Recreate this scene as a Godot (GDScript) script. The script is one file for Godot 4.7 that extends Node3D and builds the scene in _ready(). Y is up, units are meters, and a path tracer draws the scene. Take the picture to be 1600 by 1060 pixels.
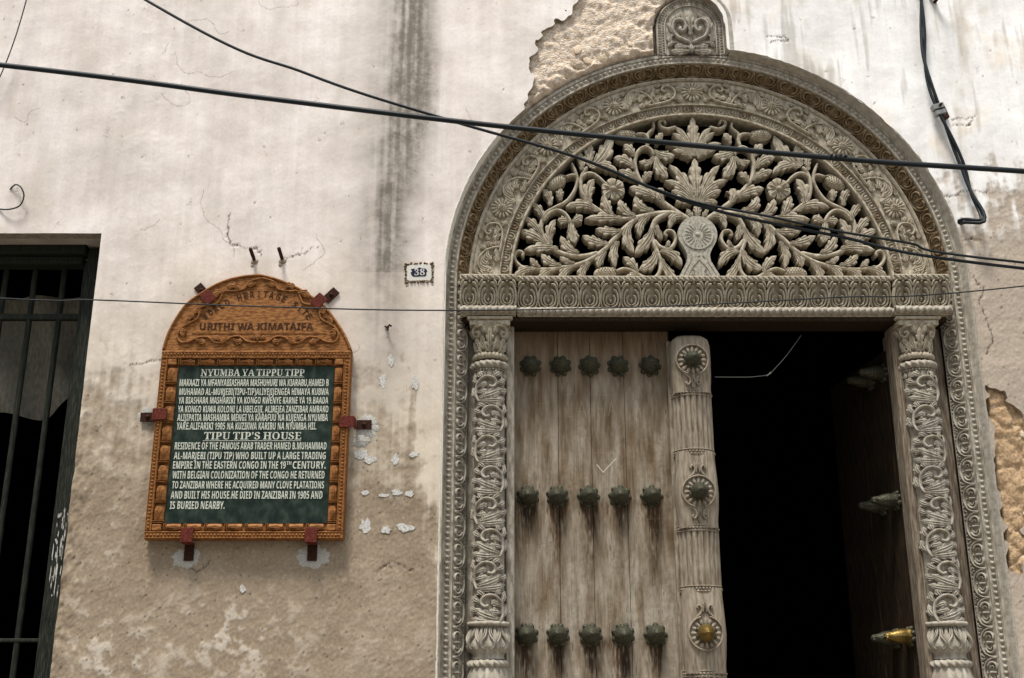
extends Node3D

var M := {}
var used := {}
var rng := RandomNumberGenerator.new()

const YS := 3.28      # springing line of the arch, metres above the street
const YB := 0.9       # door sill
const XW0 := -3.3     # finely modelled stretch of the wall
const XW1 := 1.9
const YW0 := 1.2
const YW1 := 4.84

const OPP_X := 1.2  # right end of the added house, cut back to let in more sky
const OPP_H := 6.2

func _ready():
	var cam := Camera3D.new()
	cam.name = "camera"
	cam.fov = 2.0 * rad_to_deg(atan(530.0 / 1800.0))
	cam.position = Vector3(-0.787, 1.6, 4.37)
	cam.rotation.x = deg_to_rad(17.94)
	cam.near = 0.05
	cam.far = 900.0
	add_child(cam)
	cam.current = true
	var sky := Sky.new()
	var sm := ProceduralSkyMaterial.new()
	sm.sky_top_color = Color(0.80, 0.84, 0.89)
	sm.sky_horizon_color = Color(0.90, 0.90, 0.89)
	sm.sky_curve = 0.2
	sm.ground_bottom_color = Color(0.35, 0.32, 0.28)
	sm.ground_horizon_color = Color(0.6, 0.58, 0.54)
	sm.sky_energy_multiplier = 0.75
	sky.sky_material = sm
	var env := Environment.new()
	env.background_mode = Environment.BG_SKY
	env.sky = sky
	env.tonemap_mode = Environment.TONE_MAPPER_LINEAR
	env.tonemap_exposure = 3.35
	env.sdfgi_enabled = true
	env.ssao_enabled = true
	env.ssil_enabled = true
	var we := WorldEnvironment.new()
	we.name = "world_environment"
	we.environment = env
	add_child(we)
	var sun := DirectionalLight3D.new()
	sun.name = "sun"
	sun.light_color = Color(1.0, 0.98, 0.95)
	sun.light_energy = 0.5
	sun.light_angular_distance = 14.0
	sun.shadow_enabled = true
	add_child(sun)
	sun.look_at_from_position(Vector3.ZERO, -Vector3(-0.17, 1.0, 0.36).normalized(), Vector3.FORWARD)
	rng.seed = 38
	make_materials()
	M.opp = flat(Color(0.66, 0.645, 0.62), 0.95)
	make_wall()
	make_setting()
	make_door_frame()
	make_door_leaf()
	make_open_leaf()
	make_window()
	make_plaque()
	make_number_plate()
	make_pegs()
	make_cables()

# ------------------------------------------------------------------ carving
class Carve:
	var v := PackedVector3Array()
	var uv := PackedVector2Array()
	var ix := PackedInt32Array()
	var at: Callable
	var mapped := false
	var rev := false
	func _init(f = null, r := false):
		if f != null:
			at = f
			mapped = true
		rev = r
	func p(a: float, b: float, h: float) -> int:
		if mapped:
			v.append(at.call(a, b, h))
		else:
			v.append(Vector3(a, b, h))
		return v.size() - 1
	func tri(i: int, j: int, k: int):
		if rev:
			ix.append(i); ix.append(j); ix.append(k)
		else:
			ix.append(i); ix.append(k); ix.append(j)
	func quad(i: int, j: int, k: int, l: int):
		tri(i, j, k)
		tri(i, k, l)
	func strip(start: int, rows: int, cols: int, loop := false):
		for i in rows - 1:
			for j in (cols if loop else cols - 1):
				var jn := (j + 1) % cols
				quad(start + i * cols + j, start + (i + 1) * cols + j, start + (i + 1) * cols + jn, start + i * cols + jn)
	func mesh() -> ArrayMesh:
		var n := PackedVector3Array()
		n.resize(v.size())
		for t in range(0, ix.size(), 3):
			var a := ix[t]
			var b := ix[t + 1]
			var c := ix[t + 2]
			var f := (v[c] - v[a]).cross(v[b] - v[a])
			n[a] += f
			n[b] += f
			n[c] += f
		for i in n.size():
			var l := n[i].length()
			n[i] = n[i] / l if l > 1e-14 else Vector3(0, 0, 1)
		var arr := []
		arr.resize(Mesh.ARRAY_MAX)
		arr[Mesh.ARRAY_VERTEX] = v
		arr[Mesh.ARRAY_NORMAL] = n
		arr[Mesh.ARRAY_INDEX] = ix
		if uv.size() == v.size():
			arr[Mesh.ARRAY_TEX_UV] = uv
		var m := ArrayMesh.new()
		m.add_surface_from_arrays(Mesh.PRIMITIVE_TRIANGLES, arr)
		return m
	# a smooth line through points, as samples (x, y, distance)
	func smooth(pts: PackedVector2Array, step: float) -> PackedVector3Array:
		var out := PackedVector3Array()
		var n := pts.size()
		var d := 0.0
		var last := pts[0]
		for i in n - 1:
			var p0 := pts[maxi(i - 1, 0)]
			var p3 := pts[mini(i + 2, n - 1)]
			var k := maxi(2, int(ceil(pts[i].distance_to(pts[i + 1]) / step)))
			for j in k:
				var q := pts[i].cubic_interpolate(pts[i + 1], p0, p3, float(j) / k) if n > 2 else pts[i].lerp(pts[i + 1], float(j) / k)
				d += q.distance_to(last)
				last = q
				out.append(Vector3(q.x, q.y, d))
		d += pts[n - 1].distance_to(last)
		out.append(Vector3(pts[n - 1].x, pts[n - 1].y, d))
		return out
	# rounded rib along a line; half widths w0 > w1, height h, sides down to -d
	func ridge(pts: PackedVector2Array, w0: float, w1: float, h: float, d := 0.0, step := 0.0, flat := 0.0):
		var s := smooth(pts, step if step > 0.0 else maxf(0.0035, minf(w0, w1) * 1.3))
		var L := s[s.size() - 1].z
		var rows := []
		for i in s.size():
			rows.append(s[i])
		# finer rows at both ends for the round caps
		var a := s[0]
		var b := s[1]
		var e := s[s.size() - 1]
		var f := s[s.size() - 2]
		for q in [0.5, 0.15]:
			var g := minf(w0 * q, (b.z - a.z) * q)
			var m := a.lerp(b, g / maxf(b.z - a.z, 1e-6))
			rows.insert(1, m)
			g = minf(w1 * q, (e.z - f.z) * q)
			m = e.lerp(f, g / maxf(e.z - f.z, 1e-6))
			rows.insert(rows.size() - 1, m)
		var prof := [-1.0, -0.86, -0.5, 0.0, 0.5, 0.86, 1.0]
		var start := v.size()
		var cols := prof.size()
		var left := []
		var right := []
		for i in rows.size():
			var q: Vector3 = rows[i]
			var q0: Vector3 = rows[maxi(i - 1, 0)]
			var q1: Vector3 = rows[mini(i + 1, rows.size() - 1)]
			var tg := Vector2(q1.x - q0.x, q1.y - q0.y).normalized()
			var nr := Vector2(-tg.y, tg.x)
			var t := q.z / L
			var w := lerpf(w0, w1, t)
			var c0 := clampf(q.z / w0, 0.0, 1.0)
			var c1 := clampf((L - q.z) / w1, 0.0, 1.0)
			var cap := sqrt(maxf(0.0, 1.0 - (1.0 - c0) * (1.0 - c0))) * sqrt(maxf(0.0, 1.0 - (1.0 - c1) * (1.0 - c1)))
			cap = maxf(cap, 0.05)
			for s1 in prof:
				var o: Vector2 = Vector2(q.x, q.y) + nr * (w * cap * s1)
				var hh: float = h * lerpf(sqrt(maxf(0.0, 1.0 - s1 * s1)), 1.0, flat) * (0.35 + 0.65 * cap)
				p(o.x, o.y, hh)
			left.append(Vector2(q.x, q.y) - nr * w * cap)
			right.append(Vector2(q.x, q.y) + nr * w * cap)
		strip(start, rows.size(), cols)
		if d > 0.0:
			var hs := h * flat
			var ring: Array = left.duplicate()
			right.reverse()
			ring.append_array(right)
			wall(ring, hs, -d)
	# wall of a closed outline (counter-clockwise) between two heights
	func wall(ring: Array, h: float, d: float):
		var st := v.size()
		var n := ring.size()
		for q in ring:
			p(q.x, q.y, h)
			p(q.x, q.y, d)
		for i in n:
			var a := st + 2 * i
			var b := st + 2 * ((i + 1) % n)
			quad(a + 1, b + 1, b, a)
	# lobed acanthus leaf from base to tip, bending towards c
	func leaf(b0: Vector2, c: Vector2, tip: Vector2, W: float, H: float, d := 0.0, lobes := 3, cut := 0.42, rows := 0):
		var cols := [-1.0, -0.82, -0.64, -0.46, -0.28, -0.11, 0.0, 0.11, 0.28, 0.46, 0.64, 0.82, 1.0]
		var per := 4 if rows > 0 else 6
		var n := lobes * per + 1
		var start := v.size()
		var lft := []
		var rgt := []
		for i in n + 1:
			var tt: float = maxf(0.0, float(i - 1) / per)
			var t := 0.0 if i == 0 else 0.07 + 0.93 * tt / lobes
			var ph: float = tt - floorf(tt + 0.0001)
			var q := b0.lerp(c, t).lerp(c.lerp(tip, t), t)
			var tg := (c - b0).lerp(tip - c, t).normalized()
			var nr := Vector2(-tg.y, tg.x)
			# broad where it leaves the stem, fullest past the middle, then a pointed tip
			var up := clampf(t / 0.5, 0.0, 1.0)
			var dn := clampf((t - 0.50) / 0.50, 0.0, 1.0)
			var env := (0.46 + 0.54 * up * up * (3.0 - 2.0 * up)) * pow(1.0 - pow(dn, 1.7), 0.85)
			var last := tt > lobes - 1.0
			var lob := 1.0 - cut * (1.0 - pow(maxf(sin(PI * pow(ph, 1.7)), 0.0), 0.55))
			if last and ph > 0.62 or t > 0.995 or i < 2:
				lob = 1.0
			var cr := pow(absf(2.0 * ph - 1.0), 3.0) if t < 0.995 and i > 1 else 0.0
			var hw := W * 0.5 * env
			for s in cols:
				var sa := absf(s)
				var ww: float = hw * s * lerpf(1.0, lob, sa * sa * sa)
				var ahead: float = hw * 0.95 * sa * sa * pow(1.0 - t, 0.8) * lob
				var o: Vector2 = q + nr * ww + tg * ahead
				var hh: float = 0.80 + 0.16 * sin(PI * t) - 0.30 * pow(sa, 4.0)
				if sa < 0.05:
					hh -= 0.50 * (1.0 - t * t * t)
				if sa > 0.4 and sa < 0.5:
					hh -= 0.42 * (1.0 - t * t)
				elif sa > 0.6 and sa < 0.9:
					hh -= 0.40 * cr * (1.0 - 0.5 * t)
				hh = maxf(hh, 0.12) * (1.0 - 0.15 * t * t)
				p(o.x, o.y, H * hh)
				if s == -1.0:
					lft.append(Vector3(o.x, o.y, H * hh))
				elif s == 1.0:
					rgt.append(Vector3(o.x, o.y, H * hh))
		strip(start, n + 1, cols.size())
		rgt.reverse()
		lft.append_array(rgt)
		var st := v.size()
		var m := lft.size()
		for q in lft:
			p(q.x, q.y, q.z)
			p(q.x, q.y, -d)
		for i in m:
			var a := st + 2 * i
			var b := st + 2 * ((i + 1) % m)
			quad(a + 1, b + 1, b, a)
	# ellipsoid cap
	func bump(c: Vector2, rx: float, ry: float, h: float, ang := 0.0, n := 10, m := 4, d := 0.0):
		var start := v.size()
		for i in m + 1:
			var r := float(i) / m
			var hr := sqrt(maxf(0.0, 1.0 - r * r))
			for j in n:
				var th := TAU * j / n
				var o := Vector2(cos(th) * rx * r, sin(th) * ry * r).rotated(ang) + c
				p(o.x, o.y, h * hr)
		strip(start, m + 1, n, true)
		if d > 0.0:
			var ring := []
			for j in n:
				var th := TAU * j / n
				ring.append(Vector2(cos(th) * rx, sin(th) * ry).rotated(ang) + c)
			wall(ring, 0.0, -d)
	# many-petalled flower with a seeded heart
	func rosette(c: Vector2, R: float, petals: int, h: float, core := 0.36, d := 0.0, deep := 0.16):
		var n := petals * 6
		var rr := [0.02, core * 0.5, core * 0.85, core, core * 1.08, 0.55, 0.72, 0.86, 0.95, 1.0]
		var start := v.size()
		for r in rr:
			for j in n:
				var th := TAU * j / n
				var pet := absf(cos(th * petals * 0.5))
				var out := 1.0
				var hh: float
				if r <= core:
					hh = h * (0.85 + 0.5 * sqrt(maxf(0.0, 1.0 - pow(r / core, 2.0)))) + 0.07 * h * sin(th * 9.0 + r * 40.0)
				else:
					var k: float = (r - core) / (1.0 - core)
					out = lerpf(1.0, 1.0 - deep * (1.0 - sqrt(pet)), k)
					hh = h * (0.50 + 0.42 * sqrt(pet) * sin(PI * (0.15 + 0.75 * k)) - 0.18 * (1.0 - pet))
				p(c.x + cos(th) * R * r * out, c.y + sin(th) * R * r * out, hh)
		strip(start, rr.size(), n, true)
		var ring := []
		for j in n:
			var th := TAU * j / n
			var o: float = R * (1.0 - deep * (1.0 - sqrt(absf(cos(th * petals * 0.5)))))
			ring.append(c + Vector2(cos(th), sin(th)) * o)
		wall(ring, h * 0.5, -d)
	# plain sheet
	func sheet(a0: float, a1: float, na: int, b0: float, b1: float, nb: int, h := 0.0):
		var start := v.size()
		for i in na + 1:
			for j in nb + 1:
				p(lerpf(a0, a1, float(i) / na), lerpf(b0, b1, float(j) / nb), h)
		strip(start, na + 1, nb + 1)
	# moulding: profile points (b, h) swept along a
	func sweep(a0: float, a1: float, na: int, prof: PackedVector2Array):
		# each facet has its own vertices, so that arrises stay crisp
		for j in prof.size() - 1:
			var start := v.size()
			for i in na + 1:
				var a := lerpf(a0, a1, float(i) / na)
				p(a, prof[j].x, prof[j].y)
				p(a, prof[j + 1].x, prof[j + 1].y)
			strip(start, na + 1, 2)
	# twisted rope laid along a, centre at b, half round of radius r
	func rope(a0: float, a1: float, b: float, r: float, pitch: float, depth := 0.16, bulge := 1.0):
		var n := int(absf(a1 - a0) / (pitch / 7.0)) + 2
		var cols := 9
		var start := v.size()
		for i in n + 1:
			var a := lerpf(a0, a1, float(i) / n)
			for j in cols:
				var th := PI * j / (cols - 1)
				var k := fposmod(a / pitch + 0.8 * float(j) / (cols - 1), 1.0)
				var q := r * (1.0 - depth * pow(absf(2.0 * k - 1.0), 3.0))
				p(a, b - cos(th) * q, sin(th) * q * bulge)
		strip(start, n + 1, cols)
	# turned shape about a vertical axis: profile (radius, y), f(angle, y) scales the radius
	func lathe(c: Vector3, prof: PackedVector2Array, n: int, a0 := 0.0, a1 := TAU, f = null):
		var start := v.size()
		if prof[prof.size() - 1].y < prof[0].y:
			prof = prof.duplicate()
			prof.reverse()
		for q in prof:
			for j in n + 1:
				var th := lerpf(a0, a1, float(j) / n)
				var r: float = q.x * (f.call(th, q.y) if f != null else 1.0)
				p(c.x + sin(th) * r, c.y + q.y, c.z + cos(th) * r)
		for i in prof.size() - 1:
			for j in n:
				var a := start + i * (n + 1) + j
				quad(a, a + 1, a + n + 2, a + n + 1)
	func tube(pts: PackedVector3Array, r: float, sides := 8, caps := true):
		var start := v.size()
		var n := pts.size()
		var up := Vector3(0.13, 0.31, 0.94).normalized()
		for i in n:
			var tg := (pts[mini(i + 1, n - 1)] - pts[maxi(i - 1, 0)]).normalized()
			var s := tg.cross(up).normalized()
			var u := s.cross(tg)
			for j in sides:
				var th := TAU * j / sides
				v.append(pts[i] + (s * cos(th) + u * sin(th)) * r)
		for i in n - 1:
			for j in sides:
				var jn := (j + 1) % sides
				quad(start + i * sides + j, start + i * sides + jn, start + (i + 1) * sides + jn, start + (i + 1) * sides + j)
		if caps:
			for e in [0, n - 1]:
				var c := v.size()
				v.append(pts[e])
				for j in sides:
					var a: int = start + e * sides + j
					var b: int = start + e * sides + (j + 1) % sides
					if e == 0:
						tri(c, b, a)
					else:
						tri(c, a, b)
	# box with chamfered edges
	func box(lo: Vector3, hi: Vector3, ch := 0.003):
		ch = minf(ch, minf(hi.x - lo.x, minf(hi.y - lo.y, hi.z - lo.z)) * 0.45)
		var id := {}
		for sx in [0, 1]:
			for sy in [0, 1]:
				for sz in [0, 1]:
					for ax in 3:
						var q := Vector3(hi.x if sx else lo.x, hi.y if sy else lo.y, hi.z if sz else lo.z)
						var s := Vector3(-1 if sx else 1, -1 if sy else 1, -1 if sz else 1) * ch
						s[ax] = 0.0
						id[[sx, sy, sz, ax]] = q + s
		var c := (lo + hi) * 0.5
		for ax in 3:
			for s in [0, 1]:
				var k := []
				for uvw in [[0, 0], [1, 0], [1, 1], [0, 1]]:
					var w := [0, 0, 0]
					w[ax] = s
					w[(ax + 1) % 3] = uvw[0]
					w[(ax + 2) % 3] = uvw[1]
					k.append(id[[w[0], w[1], w[2], ax]])
				face(k, c)
			for s in [0, 1]:
				for t in [0, 1]:
					# edge along ax between the faces across the two other axes
					var b1 := (ax + 1) % 3
					var b2 := (ax + 2) % 3
					var w0 := [0, 0, 0]
					w0[b1] = s
					w0[b2] = t
					var w1 := w0.duplicate()
					w1[ax] = 1
					face([id[[w0[0], w0[1], w0[2], b1]], id[[w1[0], w1[1], w1[2], b1]], id[[w1[0], w1[1], w1[2], b2]], id[[w0[0], w0[1], w0[2], b2]]], c)
		for sx in [0, 1]:
			for sy in [0, 1]:
				for sz in [0, 1]:
					face([id[[sx, sy, sz, 0]], id[[sx, sy, sz, 1]], id[[sx, sy, sz, 2]]], c)
	func face(k: Array, inside: Vector3):
		var nn: Vector3 = (k[1] - k[0]).cross(k[2] - k[0])
		if nn.dot(k[0] - inside) < 0.0:
			k.reverse()
		var st := v.size()
		for q in k:
			if mapped:
				p(q.x, q.y, q.z)
			else:
				v.append(q)
		if k.size() == 4:
			quad(st, st + 1, st + 2, st + 3)
		else:
			tri(st, st + 1, st + 2)
	# flat plate of any outline in the (a, b) plane, from h0 up to h1
	func plate(poly: PackedVector2Array, h0: float, h1: float):
		if Geometry2D.is_polygon_clockwise(poly):
			poly.reverse()
		var tr := Geometry2D.triangulate_polygon(poly)
		var st := v.size()
		for q in poly:
			p(q.x, q.y, h1)
		for t in range(0, tr.size(), 3):
			var a := poly[tr[t]]
			var b := poly[tr[t + 1]]
			var c := poly[tr[t + 2]]
			if (b - a).cross(c - a) > 0.0:
				tri(st + tr[t], st + tr[t + 1], st + tr[t + 2])
			else:
				tri(st + tr[t], st + tr[t + 2], st + tr[t + 1])
		wall(Array(poly), h1, h0)

# ------------------------------------------------------------------ nodes
func numbered(n: String) -> String:
	var k: int = used.get(n, -1) + 1
	used[n] = k
	return n if k == 0 else "%s_%03d" % [n, k]

func tag(o: Node3D, label: String, category: String, group := "", kind := "") -> Node3D:
	if label:
		o.set_meta("label", label)
	if category:
		o.set_meta("category", category)
	if group:
		o.set_meta("group", group)
	if kind:
		o.set_meta("kind", kind)
	return o

func thing(n: String, label: String, category: String, at := Vector3.ZERO, group := "") -> Node3D:
	var o := Node3D.new()
	o.name = numbered(n)
	o.position = at
	add_child(o, true)
	return tag(o, label, category, group)

func put(n: String, mesh: Mesh, m: Material, parent: Node = null, kind := "") -> MeshInstance3D:
	var o := MeshInstance3D.new()
	o.name = numbered(n)
	o.mesh = mesh
	o.material_override = m
	var par: Node = parent if parent else self
	par.add_child(o, true)
	if kind:
		o.set_meta("kind", kind)
	return o

func V2(list: Array) -> PackedVector2Array:
	var r := PackedVector2Array()
	for i in range(0, list.size(), 2):
		r.append(Vector2(list[i], list[i + 1]))
	return r

func MM(list: Array, sx := 1.0, ox := 0.0, oy := 0.0) -> PackedVector2Array:
	var r := PackedVector2Array()
	for i in range(0, list.size(), 2):
		r.append(Vector2(list[i] * 0.001 * sx + ox, list[i + 1] * 0.001 + oy))
	return r

# ------------------------------------------------------------------ materials
func noise(s: int, f: float, oct := 4, type := FastNoiseLite.TYPE_SIMPLEX_SMOOTH) -> FastNoiseLite:
	var n := FastNoiseLite.new()
	n.seed = s
	n.noise_type = type
	n.frequency = f
	n.fractal_octaves = oct
	n.fractal_type = FastNoiseLite.FRACTAL_FBM if oct > 1 else FastNoiseLite.FRACTAL_NONE
	return n

func ntex(s: int, f: float, oct: int, c0: Color, c1: Color, c2: Color, size := 512) -> NoiseTexture2D:
	var t := NoiseTexture2D.new()
	t.width = size
	t.height = size
	t.seamless = true
	t.noise = noise(s, f, oct)
	var g := Gradient.new()
	g.offsets = PackedFloat32Array([0.15, 0.5, 0.85])
	g.colors = PackedColorArray([c0, c1, c2])
	t.color_ramp = g
	return t

func bumptex(s: int, f: float, oct: int, strength: float) -> NoiseTexture2D:
	var t := NoiseTexture2D.new()
	t.width = 512
	t.height = 512
	t.seamless = true
	t.noise = noise(s, f, oct)
	t.as_normal_map = true
	t.bump_strength = strength
	return t

func surf(s: int, dark: Color, mid: Color, light: Color, scale: Vector3, rough := 0.9, f := 0.02, bump := 3.0, nscale := 0.6) -> StandardMaterial3D:
	var m := StandardMaterial3D.new()
	m.albedo_texture = ntex(s, f, 5, dark, mid, light)
	m.uv1_triplanar = true
	m.uv1_world_triplanar = true
	m.uv1_scale = scale
	m.roughness = rough
	m.metallic_specular = 0.25
	if bump > 0.0:
		m.normal_enabled = true
		m.normal_texture = bumptex(s + 50, f * 2.2, 5, bump)
		m.normal_scale = nscale
	return m

func flat(c: Color, rough := 0.8, metal := 0.0) -> StandardMaterial3D:
	var m := StandardMaterial3D.new()
	m.albedo_color = c
	m.roughness = rough
	m.metallic = metal
	m.metallic_specular = 0.3
	return m

func make_materials():
	M.carved = surf(1, Color(0.49, 0.445, 0.375), Color(0.63, 0.59, 0.515), Color(0.71, 0.675, 0.61), Vector3(3.5, 2.0, 3.5))
	M.carved_grey = surf(2, Color(0.48, 0.445, 0.395), Color(0.61, 0.58, 0.525), Color(0.69, 0.665, 0.615), Vector3(4.0, 1.2, 4.0))
	M.carved_brown = surf(3, Color(0.33, 0.265, 0.185), Color(0.45, 0.38, 0.285), Color(0.57, 0.505, 0.41), Vector3(2.5, 2.5, 2.5))
	M.post = surf(29, Color(0.42, 0.37, 0.305), Color(0.545, 0.50, 0.435), Color(0.62, 0.585, 0.525), Vector3(7, 0.9, 7))
	M.stone_pale = surf(4, Color(0.51, 0.495, 0.45), Color(0.605, 0.585, 0.535), Color(0.68, 0.66, 0.61), Vector3(6, 6, 6))
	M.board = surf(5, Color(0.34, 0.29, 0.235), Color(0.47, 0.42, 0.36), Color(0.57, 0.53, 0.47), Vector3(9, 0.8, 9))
	M.dark_wood = surf(6, Color(0.09, 0.08, 0.06), Color(0.15, 0.135, 0.10), Color(0.22, 0.20, 0.16), Vector3(8, 1.0, 8), 0.8)
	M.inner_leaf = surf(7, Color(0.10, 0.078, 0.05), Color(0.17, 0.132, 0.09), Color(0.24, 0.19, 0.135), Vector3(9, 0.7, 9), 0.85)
	M.green_wood = surf(8, Color(0.085, 0.10, 0.085), Color(0.14, 0.15, 0.125), Color(0.22, 0.225, 0.19), Vector3(12, 1.0, 12), 0.7)
	M.teak = surf(9, Color(0.38, 0.235, 0.12), Color(0.53, 0.35, 0.19), Color(0.62, 0.44, 0.265), Vector3(3, 9, 3), 0.55, 0.02, 2.0, 0.4)
	M.teak_dark = surf(10, Color(0.17, 0.10, 0.05), Color(0.24, 0.145, 0.075), Color(0.30, 0.19, 0.10), Vector3(5, 5, 5), 0.6)
	M.slate = surf(11, Color(0.10, 0.14, 0.125), Color(0.145, 0.19, 0.165), Color(0.21, 0.25, 0.22), Vector3(2.2, 1.6, 2.2), 0.42, 0.02, 1.0, 0.15)
	M.letter = surf(12, Color(0.60, 0.62, 0.57), Color(0.735, 0.745, 0.69), Color(0.80, 0.80, 0.745), Vector3(9, 9, 9), 0.6, 0.02, 0.0)
	M.rust = surf(13, Color(0.22, 0.10, 0.075), Color(0.36, 0.15, 0.11), Color(0.42, 0.20, 0.15), Vector3(8, 8, 8), 0.65)
	M.rust_dark = surf(14, Color(0.13, 0.075, 0.05), Color(0.20, 0.115, 0.08), Color(0.27, 0.16, 0.11), Vector3(14, 14, 14), 0.8)
	M.bronze = surf(15, Color(0.19, 0.165, 0.125), Color(0.28, 0.27, 0.22), Color(0.34, 0.385, 0.335), Vector3(11, 11, 11), 0.5, 0.02, 3.0, 0.5)
	M.bronze.metallic = 0.35
	M.brass = surf(16, Color(0.30, 0.235, 0.12), Color(0.48, 0.40, 0.22), Color(0.58, 0.49, 0.29), Vector3(12, 12, 12), 0.42, 0.02, 1.5, 0.3)
	M.brass.metallic = 0.7
	M.cable = flat(Color(0.115, 0.135, 0.145), 0.45)
	M.wire = flat(Color(0.17, 0.18, 0.18), 0.6)
	M.steel = flat(Color(0.50, 0.50, 0.48), 0.4, 0.7)
	M.plaster = surf(17, Color(0.50, 0.46, 0.40), Color(0.58, 0.535, 0.475), Color(0.65, 0.61, 0.55), Vector3(3, 3, 3))
	M.whitewash = surf(18, Color(0.76, 0.74, 0.69), Color(0.81, 0.79, 0.745), Color(0.85, 0.835, 0.79), Vector3(5, 5, 5))
	M.flake = surf(19, Color(0.62, 0.61, 0.58), Color(0.74, 0.73, 0.71), Color(0.82, 0.815, 0.79), Vector3(9, 9, 9))
	M.rubble = surf(20, Color(0.69, 0.60, 0.50), Color(0.80, 0.735, 0.66), Color(0.86, 0.82, 0.77), Vector3(3.2, 3.2, 3.2), 0.95, 0.025, 8.0, 1.0)
	M.rubble_stone = surf(21, Color(0.70, 0.61, 0.50), Color(0.79, 0.71, 0.61), Color(0.84, 0.79, 0.71), Vector3(7, 7, 7), 0.95, 0.03, 8.0, 1.0)
	M.ochre = surf(22, Color(0.60, 0.48, 0.35), Color(0.71, 0.60, 0.47), Color(0.79, 0.695, 0.575), Vector3(5, 5, 5), 0.95, 0.03, 8.0, 1.0)
	M.cloth = surf(23, Color(0.40, 0.385, 0.34), Color(0.47, 0.455, 0.405), Color(0.53, 0.515, 0.465), Vector3(6, 2, 6), 0.9)
	M.enamel = surf(24, Color(0.68, 0.65, 0.60), Color(0.80, 0.785, 0.75), Color(0.84, 0.83, 0.80), Vector3(16, 16, 16), 0.45, 0.03, 1.0, 0.3)
	M.blue = flat(Color(0.09, 0.12, 0.20), 0.45)
	M.wall_plain = surf(31, Color(0.64, 0.60, 0.55), Color(0.68, 0.64, 0.595), Color(0.72, 0.685, 0.64), Vector3(0.7, 0.5, 0.7))
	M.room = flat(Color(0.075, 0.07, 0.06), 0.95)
	M.fillet = surf(27, Color(0.55, 0.525, 0.48), Color(0.63, 0.60, 0.55), Color(0.69, 0.665, 0.615), Vector3(3, 3, 3))
	M.lime_patch = surf(28, Color(0.55, 0.54, 0.51), Color(0.67, 0.66, 0.63), Color(0.75, 0.74, 0.71), Vector3(14, 14, 14))
	M.ground = surf(25, Color(0.38, 0.355, 0.325), Color(0.48, 0.455, 0.42), Color(0.56, 0.535, 0.50), Vector3(0.8, 0.8, 0.8))
	M.web = flat(Color(0.62, 0.62, 0.60), 0.7)
	M.pebble = surf(26, Color(0.62, 0.52, 0.41), Color(0.80, 0.73, 0.64), Color(0.88, 0.84, 0.78), Vector3(18, 18, 18))

# ------------------------------------------------------------------ carved door frame
func frame_pt(r: float, a: float, z: float) -> Vector3:
	if a < 0.0:
		return Vector3(-r, YS + a, z)
	if a > PI:
		return Vector3(r, YS - (a - PI), z)
	return Vector3(-cos(a) * r, YS + sin(a) * r, z)

func band(ro: float, zo: float, slope := 0.0) -> Callable:
	var ca := cos(slope)
	var sa := sin(slope)
	return func(a, b, h): return frame_pt(ro - b * ca - h * sa, a, zo - b * sa + h * ca)

func sweep_frame(c: Carve, a0: float, a1: float, prof: PackedVector2Array):
	# straight jambs and the round head, each with as many steps as it needs
	if a0 < 0.0:
		c.sweep(a0, 0.0, 3, prof)
	c.sweep(maxf(a0, 0.0), minf(a1, PI), 96, prof)
	if a1 > PI:
		c.sweep(PI, a1, 3, prof)

const SLOPE := 0.849
const JL := 2.38

func scroll_motif(a: float, P: float) -> ArrayMesh:
	var f := band(1.012, -0.047, SLOPE)
	var off := Vector3(0, YS, 0)
	if a < 0.0 or a > PI:
		off = Vector3(0, YS + a, 0) if a < 0.0 else Vector3(0, YS - (a - PI), 0)
	var c := Carve.new(func(x, b, h): return f.call(a + x, b, h) - off, true)
	var s := P / 0.108
	c.ridge(V2([-0.053 * s, 0.003, -0.049 * s, 0.026, -0.033 * s, 0.047, 0, 0.056, 0.033 * s, 0.047, 0.049 * s, 0.026, 0.053 * s, 0.003]), 0.0042, 0.0042, 0.012, 0, 0.007)
	for sg in [-1.0, 1.0]:
		c.ridge(V2([sg * 0.011, 0.007, sg * 0.026, 0.006, sg * 0.037, 0.017, sg * 0.034, 0.032, sg * 0.019, 0.042]), 0.0030, 0.0068, 0.013, 0, 0.007)
		c.ridge(V2([sg * 0.015, 0.016, sg * 0.024, 0.019, sg * 0.023, 0.028, sg * 0.013, 0.035]), 0.0024, 0.0040, 0.010, 0, 0.006)
		c.ridge(V2([sg * 0.052 * s, 0.047, sg * 0.042 * s, 0.062]), 0.0035, 0.002, 0.008)
	c.ridge(V2([0, 0.008, 0, 0.024, 0, 0.036]), 0.0028, 0.0072, 0.013, 0, 0.007)
	c.bump(Vector2(0, 0.044), 0.006, 0.0045, 0.007, 0, 8, 3)
	return c.mesh()

func border_motif(P: float) -> ArrayMesh:
	var f := band(0.836, -0.103)
	var c := Carve.new(func(x, b, h): return f.call(PI / 2 + x, b, h) - Vector3(0, YS, 0), true)
	var k := 1.0 / 0.82
	c.ridge(V2([-0.013 * k, 0.003, -0.0145 * k, 0.017, -0.008 * k, 0.028, 0, 0.030, 0.008 * k, 0.028, 0.0145 * k, 0.017, 0.013 * k, 0.003]), 0.0034, 0.0034, 0.008, 0, 0.007)
	c.bump(Vector2(0, 0.014), 0.0055 * k, 0.010, 0.008, 0, 8, 3)
	c.ridge(V2([0.5 * P, 0.002, 0.5 * P, 0.031]), 0.0045, 0.0015, 0.008)
	return c.mesh()

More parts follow.
